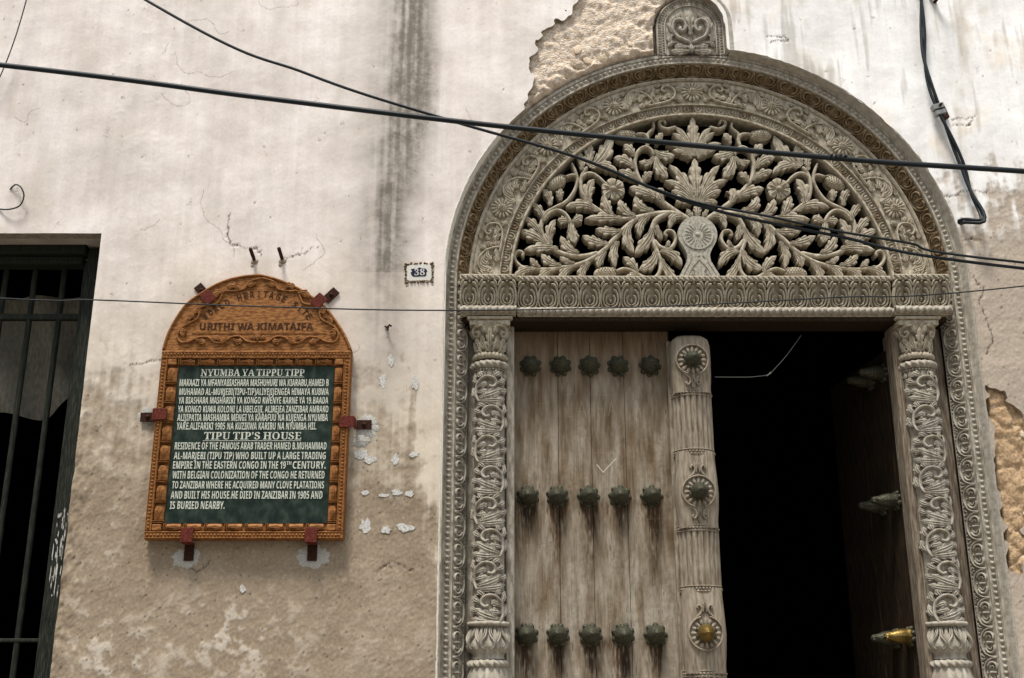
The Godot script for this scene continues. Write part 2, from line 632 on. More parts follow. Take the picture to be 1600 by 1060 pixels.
# one scroll of acanthus between two rosettes of the flower band; u from 0 to 1 along it
func acanthus_run(flip: bool) -> ArrayMesh:
	var f := band(0.950, -0.093)
	var span := PI / 8
	var c := Carve.new(func(x, b, h): return f.call(PI / 2 + (span * (1.0 - x) if flip else span * x), b, h) - Vector3(0, YS, 0), not flip)
	# work in metres, then shrink x to the span
	var W := 0.352
	var at0 := c.at
	c.at = func(x, b, h): return at0.call(x / W, b, h)
	var st := 0.007
	c.ridge(V2([0.205, 0.099, 0.155, 0.098, 0.105, 0.090, 0.078, 0.068, 0.078, 0.040, 0.096, 0.020, 0.120, 0.018, 0.131, 0.034, 0.120, 0.045, 0.111, 0.038]), 0.0062, 0.0065, 0.016, 0, st)
	c.ridge(V2([0.175, 0.099, 0.185, 0.070, 0.204, 0.040, 0.235, 0.020, 0.268, 0.018, 0.292, 0.036, 0.297, 0.064]), 0.0070, 0.0055, 0.016, 0, st)
	c.bump(Vector2(0.114, 0.037), 0.007, 0.007, 0.012, 0, 8, 3)
	var lv := [
		[95, 92, 92, 70, 126, 62, 26], [120, 95, 118, 75, 152, 70, 26], [80, 60, 96, 66, 108, 58, 20], [150, 98, 160, 80, 172, 66, 20],
		[84, 82, 62, 84, 52, 98, 22], [76, 52, 60, 44, 56, 24, 22], [92, 24, 80, 10, 62, 10, 16], [122, 17, 140, 6, 158, 12, 20],
		[132, 32, 150, 34, 156, 48, 18], [186, 72, 172, 58, 168, 34, 22], [206, 42, 190, 30, 188, 12, 20], [180, 92, 160, 88, 150, 84, 16],
		[200, 52, 230, 42, 238, 74, 34], [226, 28, 262, 30, 262, 66, 34], [262, 20, 286, 34, 284, 78, 34], [292, 44, 312, 60, 300, 94, 34],
		[184, 80, 204, 84, 214, 100, 26], [200, 94, 232, 88, 246, 98, 24], [270, 14, 292, 8, 306, 22, 20]]
	for l in lv:
		c.leaf(Vector2(l[0], l[1]) * 0.001, Vector2(l[2], l[3]) * 0.001, Vector2(l[4], l[5]) * 0.001, l[6] * 0.00128, 0.016, 0.001, 2, 0.36, 9)
	return c.mesh()

func lintel_motif(P: float, h0: float) -> ArrayMesh:
	# fan of leaves over a drop in a horseshoe; b runs down the face
	var c := Carve.new(func(x, b, h): return Vector3(x, -b, h - 0.30 * b) + Vector3(0, 0, h0), true)
	var s := P / 0.085
	for sg in [-1.0, 1.0]:
		c.ridge(V2([sg * 0.007 * s, 0.056, sg * 0.016 * s, 0.060, sg * 0.019 * s, 0.076, sg * 0.012 * s, 0.090, 0, 0.093]), 0.0058, 0.0045, 0.015, 0.006, 0.007)
		c.ridge(V2([sg * 0.010 * s, 0.034, sg * 0.024 * s, 0.042, sg * 0.0305 * s, 0.066, sg * 0.025 * s, 0.092, 0, 0.106]), 0.0066, 0.0045, 0.018, 0.006, 0.007)
		c.ridge(V2([sg * 0.010 * s, 0.013, sg * 0.027 * s, 0.018, sg * 0.038 * s, 0.045, sg * 0.040 * s, 0.085, sg * 0.030 * s, 0.108]), 0.0075, 0.0040, 0.020, 0.006, 0.008)
		c.ridge(V2([sg * 0.024 * s, 0.002, sg * 0.034 * s, 0.010, sg * 0.040 * s, 0.028]), 0.0062, 0.004, 0.021, 0.006, 0.007)
	c.bump(Vector2(0, 0.077), 0.0060, 0.0085, 0.014, 0, 8, 3)
	c.ridge(V2([0, 0.002, 0, 0.010]), 0.0075, 0.006, 0.020, 0.006)
	return c.mesh()

func make_door_frame():
	var fr := thing("carved_door_frame", "weathered carved wooden arched door frame with pierced leafy fanlight and side columns", "door frame")
	# --- bead border
	var c := Carve.new(band(1.058, -0.036), true)
	sweep_frame(c, -JL, PI + JL, V2([0.0, -0.05, 0.0, 0.0, 0.012, 0.0, 0.014, -0.006, 0.037, -0.006, 0.039, -0.001, 0.045, -0.001, 0.047, -0.012]))
	var border := put("bead_border", c.mesh(), M.carved_grey, fr)
	c = Carve.new(band(1.058, -0.042), true)
	var nb := int(PI / 0.0222)
	for i in nb:
		c.bump(Vector2((i + 0.5) * PI / nb, 0.0255), 0.0098, 0.0100, 0.009, 0, 7, 2)
	for side in 2:
		for i in 84:
			var y := (i + 0.5) * 0.0222
			c.bump(Vector2(-y if side == 0 else PI + y, 0.0255), 0.0098, 0.0100, 0.009, 0, 7, 2)
	put("bead", c.mesh(), M.carved_grey, border, "stuff")
	# --- splayed band of scrolls
	var wS := 0.0666
	c = Carve.new(band(1.012, -0.047, SLOPE), true)
	sweep_frame(c, 0.0, PI, V2([-0.002, 0.0, 0.060, 0.0, 0.060, 0.003, wS, 0.003]))
	var sb := put("scroll_band", c.mesh(), M.carved_brown, fr)
	var P := PI / 29.0
	var mm := scroll_motif(PI / 2, P)
	for i in 29:
		var o := put("scroll_motif", mm, M.carved_brown, sb)
		o.position = Vector3(0, YS, 0)
		o.rotation.z = -((i + 0.5) * P - PI / 2)
	for side in 2:
		c = Carve.new(band(1.012, -0.047, SLOPE), true)
		var a0 := -JL if side == 0 else PI
		c.sweep(a0, a0 + JL, 2, V2([-0.002, 0.0, 0.060, 0.0, 0.060, 0.003, wS, 0.003, wS, -0.03]))
		sb = put("scroll_band", c.mesh(), M.carved_grey, fr)
		mm = scroll_motif(-1.0 if side == 0 else PI + 1.0, 0.108)
		for i in 17:
			var o := put("scroll_motif", mm, M.carved_grey, sb)
			o.position = Vector3(0, YS - 0.03 - i * 0.108, 0)
		# row of small notched teeth on the inner edge
		c = Carve.new(band(0.974, -0.090), true)
		for i in 110:
			c.bump(Vector2(a0 + (i + 0.5) * 0.0158, 0.004), 0.0055, 0.004, 0.006, 0, 6, 2)
		put("bead", c.mesh(), M.carved_grey, sb, "stuff")
	# --- flower band
	c = Carve.new(band(0.972, -0.098), true)
	sweep_frame(c, 0.0, PI, V2([0.0, -0.003, 0.002, 0.010, 0.006, 0.016, 0.012, 0.017, 0.018, 0.012, 0.020, 0.005, 0.130, 0.005, 0.131, 0.010, 0.135, 0.010, 0.136, -0.005, 0.170, -0.005, 0.171, 0.004, 0.179, 0.004, 0.181, 0.0, 0.181, -0.10]))
	var fb := put("flower_band", c.mesh(), M.carved, fr)
	for k in 8:
		var o := put("acanthus_scroll", acanthus_run(k < 4), M.carved, fb)
		o.position = Vector3(0, YS, 0)
		o.rotation.z = PI / 2 - (k * PI / 8)
	for k in 9:
		c = Carve.new()
		c.rosette(Vector2.ZERO, 0.046, 15, 0.017, 0.38, 0.004, 0.30)
		for j in 14:
			var q := Vector2(sqrt(j / 14.0) * 0.015, 0).rotated(j * 2.4)
			c.bump(q, 0.0028, 0.0028, 0.026, 0, 6, 2)
		var o := put("rosette", c.mesh(), M.carved, fb)
		var th := k * PI / 8
		th = clampf(th, 0.03, PI - 0.03)
		o.position = frame_pt(0.897, th, -0.093)
		o.rotation.z = k * 0.7
	# --- small looped border
	var nbm := 52
	mm = border_motif(PI / nbm)
	for i in nbm:
		var o := put("border_loop", mm, M.carved_brown if i % 5 == 0 else M.carved, fb)
		o.position = Vector3(0, YS, 0)
		o.rotation.z = -((i + 0.5) * PI / nbm - PI / 2)
	make_fanlight(fr)
	make_lintel(fr)
	make_crest(fr)
	for s in [-1.0, 1.0]:
		make_column(fr, s)

func bud(c: Carve, at: Vector2, ang: float):
	c.bump(at, 0.048, 0.028, 0.022, ang, 16, 4, 0.045)
	for i in 7:
		for j in 5:
			var q := Vector2((i - 3) * 0.0115 + (0.0057 if j % 2 else 0.0), (j - 2) * 0.0085)
			var k := pow(q.x / 0.046, 2) + pow(q.y / 0.027, 2)
			if k < 0.92:
				c.bump(at + q.rotated(ang), 0.0055, 0.0042, 0.0225 * sqrt(1.0 - k) + 0.006, ang, 6, 2)
	c.leaf(at + Vector2(0.054, 0).rotated(ang), at + Vector2(0.04, 0.012).rotated(ang), at + Vector2(0.022, 0.022).rotated(ang), 0.014, 0.012, 0.03, 1, 0.2, 6)

func make_fanlight(fr: Node3D):
	var f := func(a, b, h): return Vector3(a, YS + b, -0.122 + h)
	var base := Carve.new(f)
	base.box(Vector3(-0.79, -0.005, -0.045), Vector3(0.79, 0.012, 0.004), 0.003)
	var fan := put("fanlight_panel", base.mesh(), M.carved, fr)
	var leaves := [
	[-593,167,-646,190,-737,164,44],[-639,186,-689,240,-761,252,47],[-664,229,-685,287,-740,314,39],
		[-653,294,-659,353,-706,380,35],[-622,186,-646,248,-601,304,42],[-538,292,-563,302,-595,300,39],
		[-538,292,-513,302,-488,324,39],[-538,292,-536,240,-522,196,51],[-505,152,-558,164,-582,229,44],
		[-380,194,-434,194,-491,231,44],[-580,95,-637,103,-664,148,39],[-524,107,-559,107,-587,135,27],
		[-668,86,-689,99,-712,129,27],[-690,76,-735,88,-779,44,40],[-605,76,-654,73,-674,33,37],
		[-527,91,-570,80,-590,33,37],[-460,110,-507,76,-497,31,37],[-392,156,-424,129,-427,88,39],
		[-420,341,-483,396,-559,361,45],[-361,320,-385,357,-400,417,45],[-318,306,-379,322,-479,306,44],
		[-261,318,-325,341,-327,396,45],[-185,345,-256,353,-261,412,45],[-200,322,-262,287,-246,225,39],
		[-283,287,-325,221,-274,152,47],[-191,267,-212,202,-272,148,51],[-173,279,-175,240,-154,213,32],
		[-44,306,-113,345,-120,263,37],[-145,179,-127,186,-128,209,20],[-167,156,-110,164,-75,95,45],
		[-161,126,-146,65,-99,31,39],[-181,164,-194,95,-257,76,51],[-266,61,-271,107,-322,133,39],
		[-256,50,-294,65,-314,31,22],[-320,252,-374,244,-434,261,42],[-336,202,-376,164,-353,88,40],
		[-627,366,-616,417,-658,445,37],[-576,390,-590,421,-576,447,34],[-451,374,-482,437,-434,492,51],
		[-488,532,-479,580,-499,619,37],[-455,552,-457,605,-445,657,45],[-455,548,-385,588,-353,704,64],
		[-455,548,-389,580,-334,524,44],[-259,596,-269,637,-304,657,40],[-257,540,-288,596,-348,592,45],
		[-241,484,-276,524,-330,532,39],[-220,476,-222,508,-182,526,35],[-168,405,-228,441,-285,453,49],
		[-140,386,-171,417,-141,449,57],[-178,629,-139,596,-84,605,47],[-168,600,-163,540,-118,500,51],
		[-175,600,-195,556,-240,576,35],[-158,659,-157,690,-131,712,32],[-13,600,-21,698,-78,743,32],
		[-14,596,-26,677,-89,712,32],[-12,592,-42,657,-118,665,32],[-12,588,-39,629,-94,629,29],
		[-15,382,-35,492,-110,560,45],[-15,382,-43,469,-133,484,42],[-15,378,-52,429,-106,437,39],
		[-13,374,-50,397,-90,386,30],[-17,302,-28,329,-45,353,22]
	]
	var stems := [
		[10,6, -29,302,-81,337,-147,390,-196,437,-234,484,-252,532,-256,580,-243,625,-213,648,-185,635,-175,605], # upper
		[10,7, -81,337,-135,337,-200,331,-257,316,-329,308,-373,318,-412,345,-448,372,-476,401,-491,449,-491,492,-480,528,-462,552], # middle
		[10,6, -250,318,-305,271,-349,225,-384,185,-424,148,-488,110,-559,91,-637,79,-700,83,-746,91,-772,118,-776,145,-760,162,-740,152,-746,137], # lower
		[9,6, -424,154,-488,139,-551,145,-601,164,-639,202,-662,252,-661,298,-641,337,-605,361,-555,390,-522,437,-506,484,-510,506,-528,514,-557,504], # outer
		[7,5, -505,492,-516,536,-530,570], # horn
		[7,6, -488,500,-470,519,-444,521,-416,504,-388,473], # flowerstem
		[7,6, -649,306,-627,337,-591,349,-559,331,-538,294], # tristem
		[10,6, -121,337,-172,310,-195,260,-194,209,-178,164,-165,118,-167,76,-189,44,-225,39,-259,56,-287,74,-322,82,-354,69], # inner
		[9,5, -190,213,-163,179,-121,175,-96,213,-107,250,-133,254,-143,236,-129,231], # curl
		[7,5, -202,649,-196,677,-197,710,-170,739,-173,767], # horn2
		[7,6, -196,686,-211,708,-248,710], # budstem
		[8,5, -71,745,-111,734,-138,747,-144,770,-125,776,-117,757], # curl2
	]
	for sg in [-1.0, 1.0]:
		var mat = M.carved
		for s in stems:
			var c := Carve.new(f)
			var pts := PackedVector2Array()
			for i in range(2, s.size(), 2):
				pts.append(Vector2(s[i] * 0.001 * -sg, s[i + 1] * 0.001))
			c.ridge(pts, s[0] * 0.00118, s[1] * 0.00112, 0.012, 0.045, 0.011, 0.0)
			put("stem", c.mesh(), mat, fan)
		for l in leaves:
			var c := Carve.new(f)
			var b := Vector2(l[0] * -sg, l[1]) * 0.001
			var q := Vector2(l[2] * -sg, l[3]) * 0.001
			var t := Vector2(l[4] * -sg, l[5]) * 0.001
			if sg > 0.0:
				t += Vector2(rng.randf_range(-0.006, 0.006), rng.randf_range(-0.005, 0.005))
			c.leaf(b, q, t, l[6] * 0.00108, 0.0165 + rng.randf_range(-0.001, 0.002), 0.045, 3 if l[6] > 33 else 2, 0.40 + rng.randf_range(-0.05, 0.05))
			put("leaf", c.mesh(), mat, fan)
		for bd in [[-0.599, 0.478, 0.55], [-0.398, 0.063, 0.05], [-0.296, 0.704, -0.08]]:
			var c := Carve.new(func(a, b, h): return f.call(a * -sg, b, h), sg > 0.0)
			bud(c, Vector2(bd[0], bd[1]), bd[2])
			put("flower_bud", c.mesh(), mat, fan)
		var fl := Carve.new(f)
		var at := Vector2(-sg * -0.354, 0.447)
		for k in 6:
			var d := Vector2(0, 1).rotated(k * TAU / 6 + 0.15)
			fl.leaf(at + d * 0.006, at + d * 0.030, at + d * 0.052, 0.042, 0.012, 0.045, 1, 0.15, 10)
			fl.ridge(PackedVector2Array([at + d * 0.016, at + d * 0.042]), 0.0025, 0.0035, 0.017)
		fl.bump(at, 0.016, 0.016, 0.024, 0, 12, 4)
		for k in 8:
			fl.bump(at + Vector2(0.008, 0).rotated(k * TAU / 8), 0.0035, 0.0035, 0.024, 0, 6, 2)
		put("flower", fl.mesh(), mat, fan)
	for l in [[0, 596, 0, 700, 0, 790, 46], [0, 380, 0, 500, 0, 590, 50], [0, 300, 0, 340, 0, 378, 32], [0, 440, 0, 490, 0, 530, 26], [0, 390, 0, 430, 0, 462, 22], [0, 600, 0, 650, 0, 706, 24]]:
		var c := Carve.new(f)
		c.leaf(Vector2(l[0], l[1]) * 0.001, Vector2(l[2], l[3]) * 0.001, Vector2(l[4], l[5]) * 0.001, l[6] * 0.00118, 0.021, 0.045, 4, 0.36)
		put("leaf", c.mesh(), M.carved, fan)
	# keyhole medallion with its worn flower, date and pointed drop
	var md := Carve.new(func(a, b, h): return Vector3(a - 0.006, YS + b, -0.112 + h))
	var out := PackedVector2Array()
	for i in 25:
		var th := -0.62 + (PI + 1.24) * i / 24.0
		out.append(Vector2(cos(th) * 0.083, 0.232 + sin(th) * 0.083))
	out.append_array(V2([-0.058, 0.168, -0.047, 0.140, -0.049, 0.112, -0.066, 0.080, -0.082, 0.050, -0.090, 0.004, 0.090, 0.004, 0.082, 0.050, 0.066, 0.080, 0.049, 0.112, 0.047, 0.140, 0.058, 0.168]))
	md.plate(out, -0.05, 0.010)
	var rim := V2([0.040, 0.168, 0.034, 0.140, 0.038, 0.108, 0.055, 0.076, 0.070, 0.045, 0.076, 0.010])
	md.ridge(rim, 0.004, 0.004, 0.014, 0, 0.01)
	for i in rim.size():
		rim[i].x = -rim[i].x
	md.ridge(rim, 0.004, 0.004, 0.014, 0, 0.01)
	var disc := PackedVector2Array()
	for i in 28:
		disc.append(Vector2(cos(TAU * i / 28) * 0.066, 0.228 + sin(TAU * i / 28) * 0.066))
	md.plate(disc, 0.009, 0.015)
	for i in 20:
		var d := Vector2.RIGHT.rotated(TAU * i / 20)
		md.ridge(PackedVector2Array([Vector2(0, 0.228) + d * 0.021, Vector2(0, 0.228) + d * 0.059]), 0.0022, 0.0062, 0.0185)
	md.bump(Vector2(0, 0.228), 0.017, 0.017, 0.0205, 0, 12, 3)
	for sg in [-1.0, 1.0]:
		md.ridge(V2([sg * 0.052, 0.006, sg * 0.050, 0.040, sg * 0.030, 0.082, 0.0, 0.118]), 0.003, 0.003, 0.0145, 0, 0.01)
		md.ridge(V2([sg * 0.006, 0.092, sg * 0.006, 0.028]), 0.002, 0.002, 0.0135)
		md.ridge(V2([sg * 0.022, 0.076, sg * 0.030, 0.072, sg * 0.019, 0.066, sg * 0.028, 0.056]), 0.002, 0.002, 0.0135)
		md.ridge(V2([sg * 0.018, 0.048, sg * 0.036, 0.050, sg * 0.034, 0.036, sg * 0.018, 0.038]), 0.002, 0.002, 0.0135)
		for j in 9:
			pass
		md.ridge(V2([sg * 0.009, 0.014, sg * 0.012, 0.024, sg * 0.022, 0.024, sg * 0.026, 0.014, sg * 0.018, 0.007, sg * 0.010, 0.012]), 0.002, 0.002, 0.0135)
	md.ridge(V2([-0.026, 0.134, -0.026, 0.124]), 0.0016, 0.0016, 0.013)
	md.ridge(V2([-0.015, 0.136, -0.015, 0.124]), 0.0016, 0.0016, 0.013)
	md.ridge(V2([-0.008, 0.132, 0.004, 0.134, 0.004, 0.126]), 0.0016, 0.0016, 0.013)
	md.ridge(V2([0.012, 0.135, 0.020, 0.131, 0.026, 0.124]), 0.0016, 0.0016, 0.013)
	put("keyhole_medallion", md.mesh(), M.stone_pale, fan)

func make_lintel(fr: Node3D):
	for part in 3:
		var x0: float = [-0.768, -0.998, 0.752][part]
		var x1: float = [0.752, -0.768, 0.982][part]
		var zf: float = 0.002 if part == 0 else 0.022
		var ytop := 3.285
		var c := Carve.new()
		c.box(Vector3(x0, 3.262, -0.17), Vector3(x1, ytop, zf), 0.003)
		c.box(Vector3(x0 + 0.002, 3.118, -0.17), Vector3(x1 - 0.002, 3.2615, zf - 0.060), 0.003)
		c.box(Vector3(x0 + 0.004, 3.118, -0.16), Vector3(x1 - 0.004, 3.160, zf - 0.026), 0.003)
		# canted face that carries the leaves
		var f := Carve.new(func(a, b, h): return Vector3(a, 3.262 - b, zf - 0.013 + h - 0.30 * b), true)
		f.sheet(x0 + 0.003, x1 - 0.003, 2, 0.0, 0.110, 2, -0.006)
		var lin := put("lintel" if part == 0 else "lintel_block", c.mesh(), M.carved, fr)
		put("carved_face", f.mesh(), M.carved, lin)
		var n := 18 if part == 0 else 3
		var P := (x1 - x0 - 0.004) / n
		var mm := lintel_motif(P, zf - 0.013)
		for i in n:
			var o := put("palmette", mm, M.carved, lin)
			o.position = Vector3(x0 + 0.002 + (i + 0.5) * P, 3.262, 0)
		# rope roll below, plaited strip above
		var r := Carve.new(func(a, b, h): return Vector3(a, 3.139 - b, zf - 0.030 + h), true)
		r.rope(x0 + 0.001, x1 - 0.001, 0.0, 0.0185, 0.026, 0.42, 1.5)
		put("rope_moulding", r.mesh(), M.carved_grey, lin)
		var k := Carve.new(func(a, b, h): return Vector3(a, ytop - b, zf + h), true)
		var m := int((x1 - x0) / 0.0215)
		for i in m:
			var xa := x0 + 0.004 + (x1 - x0 - 0.008) * (i + 0.5) / m
			k.ridge(V2([xa - 0.010, 0.004, xa, 0.0115, xa + 0.010, 0.019]), 0.0034, 0.0034, 0.006, 0, 0.008)
			k.ridge(V2([xa - 0.004, 0.018, xa + 0.004, 0.005]), 0.0024, 0.0024, 0.0045)
		put("plait", k.mesh(), M.carved_grey, lin, "stuff")
	# underside and inner head of the opening
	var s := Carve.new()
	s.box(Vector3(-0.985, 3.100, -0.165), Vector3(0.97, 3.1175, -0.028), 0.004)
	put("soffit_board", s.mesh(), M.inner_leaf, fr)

func make_crest(fr: Node3D):
	var f := func(a, b, h): return Vector3(a - 0.003, 4.326 + b, -0.036 + h)
	var arch := func(hw: float, ht: float, foot := 0.0): 
		var q := PackedVector2Array()
		q.append(Vector2(hw, foot))
		for i in 21:
			var th := PI * i / 20.0
			q.append(Vector2(cos(th) * hw, ht - hw + sin(th) * hw))
		q.append(Vector2(-hw, foot))
		return q
	var c := Carve.new(f)
	var o: PackedVector2Array = arch.call(0.150, 0.292)
	c.plate(o, -0.03, 0.0)
	var p := put("crest_panel", c.mesh(), M.carved_grey, fr)
	c = Carve.new(f)
	c.ridge(arch.call(0.145, 0.287, 0.004), 0.005, 0.005, 0.008, 0, 0.012)
	c.ridge(arch.call(0.112, 0.252, 0.004), 0.004, 0.004, 0.008, 0, 0.012)
	put("rim", c.mesh(), M.carved_grey, p)
	c = Carve.new(f)
	var mid: PackedVector2Array = arch.call(0.134, 0.276, 0.008)
	var s := c.smooth(mid, 0.004)
	var d := 0.0
	for q in s:
		if q.z >= d:
			c.bump(Vector2(q.x, q.y), 0.006, 0.006, 0.008, 0, 7, 2)
			d += 0.0135
	mid = arch.call(0.121, 0.262, 0.008)
	s = c.smooth(mid, 0.003)
	d = 0.0
	for q in s:
		if q.z >= d:
			c.ridge(PackedVector2Array([Vector2(q.x, q.y) * Vector2(1.02, 1.0), Vector2(q.x, q.y) * Vector2(0.955, 0.975)]), 0.003, 0.003, 0.006)
			d += 0.0125
	put("bead", c.mesh(), M.carved_grey, p, "stuff")
	for sg in [-1.0, 1.0]:
		c = Carve.new(f)
		c.ridge(V2([sg * 0.006, 0.060, sg * 0.030, 0.072, sg * 0.062, 0.092, sg * 0.078, 0.128, sg * 0.070, 0.166, sg * 0.044, 0.176, sg * 0.024, 0.158, sg * 0.022, 0.130, sg * 0.036, 0.116, sg * 0.046, 0.128, sg * 0.038, 0.140]), 0.0085, 0.0105, 0.024, 0, 0.01)
		put("volute", c.mesh(), M.carved_grey, p)
		for l in [[74, 110, 94, 150, 62, 196, 36], [70, 96, 92, 100, 98, 62, 30], [10, 40, 44, 30, 76, 50, 34], [8, 20, 50, 12, 92, 18, 32], [60, 56, 84, 66, 102, 40, 24], [50, 170, 56, 186, 36, 210, 22]]:
			c = Carve.new(f)
			c.leaf(Vector2(l[0] * sg, l[1]) * 0.001, Vector2(l[2] * sg, l[3]) * 0.001, Vector2(l[4] * sg, l[5]) * 0.001, l[6] * 0.00115, 0.021, 0.001, 2, 0.36, 10)
			put("leaf", c.mesh(), M.carved_grey, p)
	for l in [[0, 95, 0, 160, 0, 226, 34], [0, 6, 0, 26, 0, 50, 30]]:
		c = Carve.new(f)
		c.leaf(Vector2(l[0], l[1]) * 0.001, Vector2(l[2], l[3]) * 0.001, Vector2(l[4], l[5]) * 0.001, l[6] * 0.00115, 0.025, 0.001, 3, 0.36)
		put("leaf", c.mesh(), M.carved_grey, p)

func make_column(fr: Node3D, sg: float):
	var cx := 0.876 * sg if sg < 0.0 else 0.846
	var cz := -0.088
	var R := 0.060
	var left := sg < 0.0
	var a0 := -2.0
	var a1 := 2.0
	# shaft
	var c := Carve.new()
	c.lathe(Vector3(cx, 0, cz), V2([R, 1.915, R, 2.2, R, 2.6, R * 0.97, 2.905]), 20, a0, a1)
	var col := put("column", c.mesh(), M.carved_grey, fr)
	# backing boards beside and behind the column, with the plain jamb
	c = Carve.new()
	if left:
		c.box(Vector3(-0.970, YB, -0.20), Vector3(-0.8125, 3.10, -0.118), 0.004)
		c.box(Vector3(-0.812, YB, -0.24), Vector3(-0.778, 3.10, -0.085), 0.006)
	else:
		c.box(Vector3(0.7905, YB, -0.20), Vector3(0.970, 3.10, -0.118), 0.004)
		c.box(Vector3(0.756, YB, -0.17), Vector3(0.790, 3.10, -0.078), 0.006)
		c.box(Vector3(0.776, YB, -0.26), Vector3(0.80, 3.10, -0.171), 0.005)
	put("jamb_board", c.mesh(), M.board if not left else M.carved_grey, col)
	# running acanthus
	var f := func(a, b, h):
		var th: float = a / R
		return Vector3(cx + (R + h) * sin(th), b, cz + (R + h) * cos(th))
	var n := 8
	var st := 0.1215
	for k in n:
		var s := (1.0 if k % 2 == 0 else -1.0) * -sg
		var y := 1.925 + k * st
		for l in [[46, 26, 30, 30, 4, 34, 26], [46, 48, 26, 60, 6, 66, 24], [48, 14, 72, 24, 74, 58, 28], [42, 66, 62, 76, 60, 106, 26], [18, 88, 34, 96, 30, 118, 24], [-12, 84, -22, 100, -40, 108, 26], [-22, 64, -46, 68, -62, 86, 26], [42, 4, 0, 6, -50, 46, 34], [40, -6, -10, -14, -66, 10, 30], [30, -2, 10, 14, 18, 30, 20], [-30, 34, -54, 30, -74, 50, 24]]:
			c = Carve.new(f)
			var j := rng.randf_range(-0.004, 0.004)
			c.leaf(Vector2(l[0] * s * 0.001, y + l[1] * 0.001), Vector2(l[2] * s * 0.001, y + l[3] * 0.001 + j), Vector2(l[4] * s * 0.001 + j, y + l[5] * 0.001 + j), l[6] * 0.00135, 0.0175, 0.001, 3 if l[6] > 25 else 2, 0.34, 9)
			put("leaf", c.mesh(), M.carved_grey, col)
		c = Carve.new(f)
		c.ridge(V2([s * 0.036, y - 0.012, s * 0.050, y + 0.022, s * 0.044, y + 0.064, s * 0.016, y + 0.090, s * -0.014, y + 0.084, s * -0.023, y + 0.062, s * -0.010, y + 0.047, s * 0.002, y + 0.055]), 0.0062, 0.0068, 0.019, 0, 0.009)
		put("volute", c.mesh(), M.carved_grey, col)
	# capital: bell, volutes, leaves, square abacus
	c = Carve.new()
	c.lathe(Vector3(cx, 0, cz), V2([0.055, 2.962, 0.056, 2.985, 0.060, 3.02, 0.070, 3.055, 0.080, 3.078, 0.080, 3.085]), 22, a0, a1)
	var cap := put("capital", c.mesh(), M.carved, col)
	c = Carve.new()
	c.box(Vector3(cx - 0.082, 3.078, cz - 0.05), Vector3(cx + 0.082, 3.100, cz + 0.078), 0.003)
	c.box(Vector3(cx - 0.092, 3.1005, cz - 0.05), Vector3(cx + 0.092, 3.1135, cz + 0.088), 0.005)
	put("abacus", c.mesh(), M.carved, cap)
	var g := func(a, b, h):
		var r: float = lerpf(0.057, 0.080, pow(clampf((b - 2.97) / 0.105, 0.0, 1.0), 1.6)) + h
		var th: float = a / 0.066
		return Vector3(cx + r * sin(th), b, cz + r * cos(th))
	for s in [-1.0, 1.0]:
		c = Carve.new(g)
		c.ridge(V2([s * 0.020, 3.072, s * 0.045, 3.074, s * 0.062, 3.060, s * 0.060, 3.038, s * 0.044, 3.034, s * 0.038, 3.048, s * 0.048, 3.054]), 0.006, 0.007, 0.016, 0, 0.009)
		c.bump(Vector2(s * 0.047, 3.050), 0.008, 0.008, 0.017)
		put("volute", c.mesh(), M.carved, cap)
		for l in [[0.02, 2.985, 0.05, 2.995, 0.062, 3.035, 0.034], [0.006, 2.972, 0.03, 3.0, 0.030, 3.040, 0.030], [0.05, 2.97, 0.075, 2.985, 0.078, 3.02, 0.030], [0.034, 2.968, 0.046, 2.978, 0.046, 3.004, 0.022], [0.066, 3.03, 0.084, 3.05, 0.090, 3.07, 0.028], [0.008, 3.04, 0.022, 3.055, 0.02, 3.076, 0.02]]:
			c = Carve.new(g)
			c.leaf(Vector2(l[0] * s, l[1]), Vector2(l[2] * s, l[3]), Vector2(l[4] * s, l[5]), l[6], 0.013, 0.001, 2, 0.35, 9)
			put("leaf", c.mesh(), M.carved, cap)
	c = Carve.new(g)
	c.leaf(Vector2(0, 2.968), Vector2(0, 3.02), Vector2(0, 3.066), 0.030, 0.017, 0.001, 3, 0.3, 12)
	put("leaf", c.mesh(), M.carved, cap)
	# necking: fluted ring, rope ring, bead ring, hanging leaves
	var flute := func(th, _y): return 1.0 + 0.05 * cos(th * 26.0)
	c = Carve.new()
	c.lathe(Vector3(cx, 0, cz), V2([0.052, 2.945, 0.064, 2.947, 0.071, 2.956, 0.066, 2.968, 0.056, 2.972]), 104, a0, a1, flute)
	put("fluted_ring", c.mesh(), M.carved, col)
	var ropef := func(th, y): return 1.0 + 0.06 * sin(th * 17.0 + y * 160.0)
	for yr in [2.921, 1.768]:
		c = Carve.new()
		var pr := PackedVector2Array()
		for i in 11:
			var q := PI * i / 10.0 - PI / 2
			pr.append(Vector2(0.053 + 0.024 * cos(q), yr + 0.0165 * sin(q)))
		c.lathe(Vector3(cx, 0, cz), pr, 100, a0, a1, ropef)
		put("rope_ring", c.mesh(), M.carved_grey, col)
	c = Carve.new(f)
	for i in 17:
		c.bump(Vector2((i - 8) * 0.0115, 2.898), 0.005, 0.005, 0.010, 0, 6, 2)
		if i % 2 == 0:
			c.leaf(Vector2((i - 8) * 0.0115, 2.893), Vector2((i - 8) * 0.0115, 2.88), Vector2((i - 8) * 0.0115, 2.866), 0.020, 0.009, 0.001, 1, 0.1, 6)
	put("leaf_ring", c.mesh(), M.carved_grey, col)
	# foot of the shaft: scalloped collar, swelling cup of leaves, lotus ring, pedestal
	c = Carve.new()
	c.lathe(Vector3(cx, 0, cz), V2([0.058, 1.922, 0.078, 1.920, 0.081, 1.913, 0.078, 1.905, 0.060, 1.902]), 72, a0, a1, func(th, _y): return 1.0 + 0.02 * cos(th * 14.0))
	put("collar", c.mesh(), M.carved_grey, col)
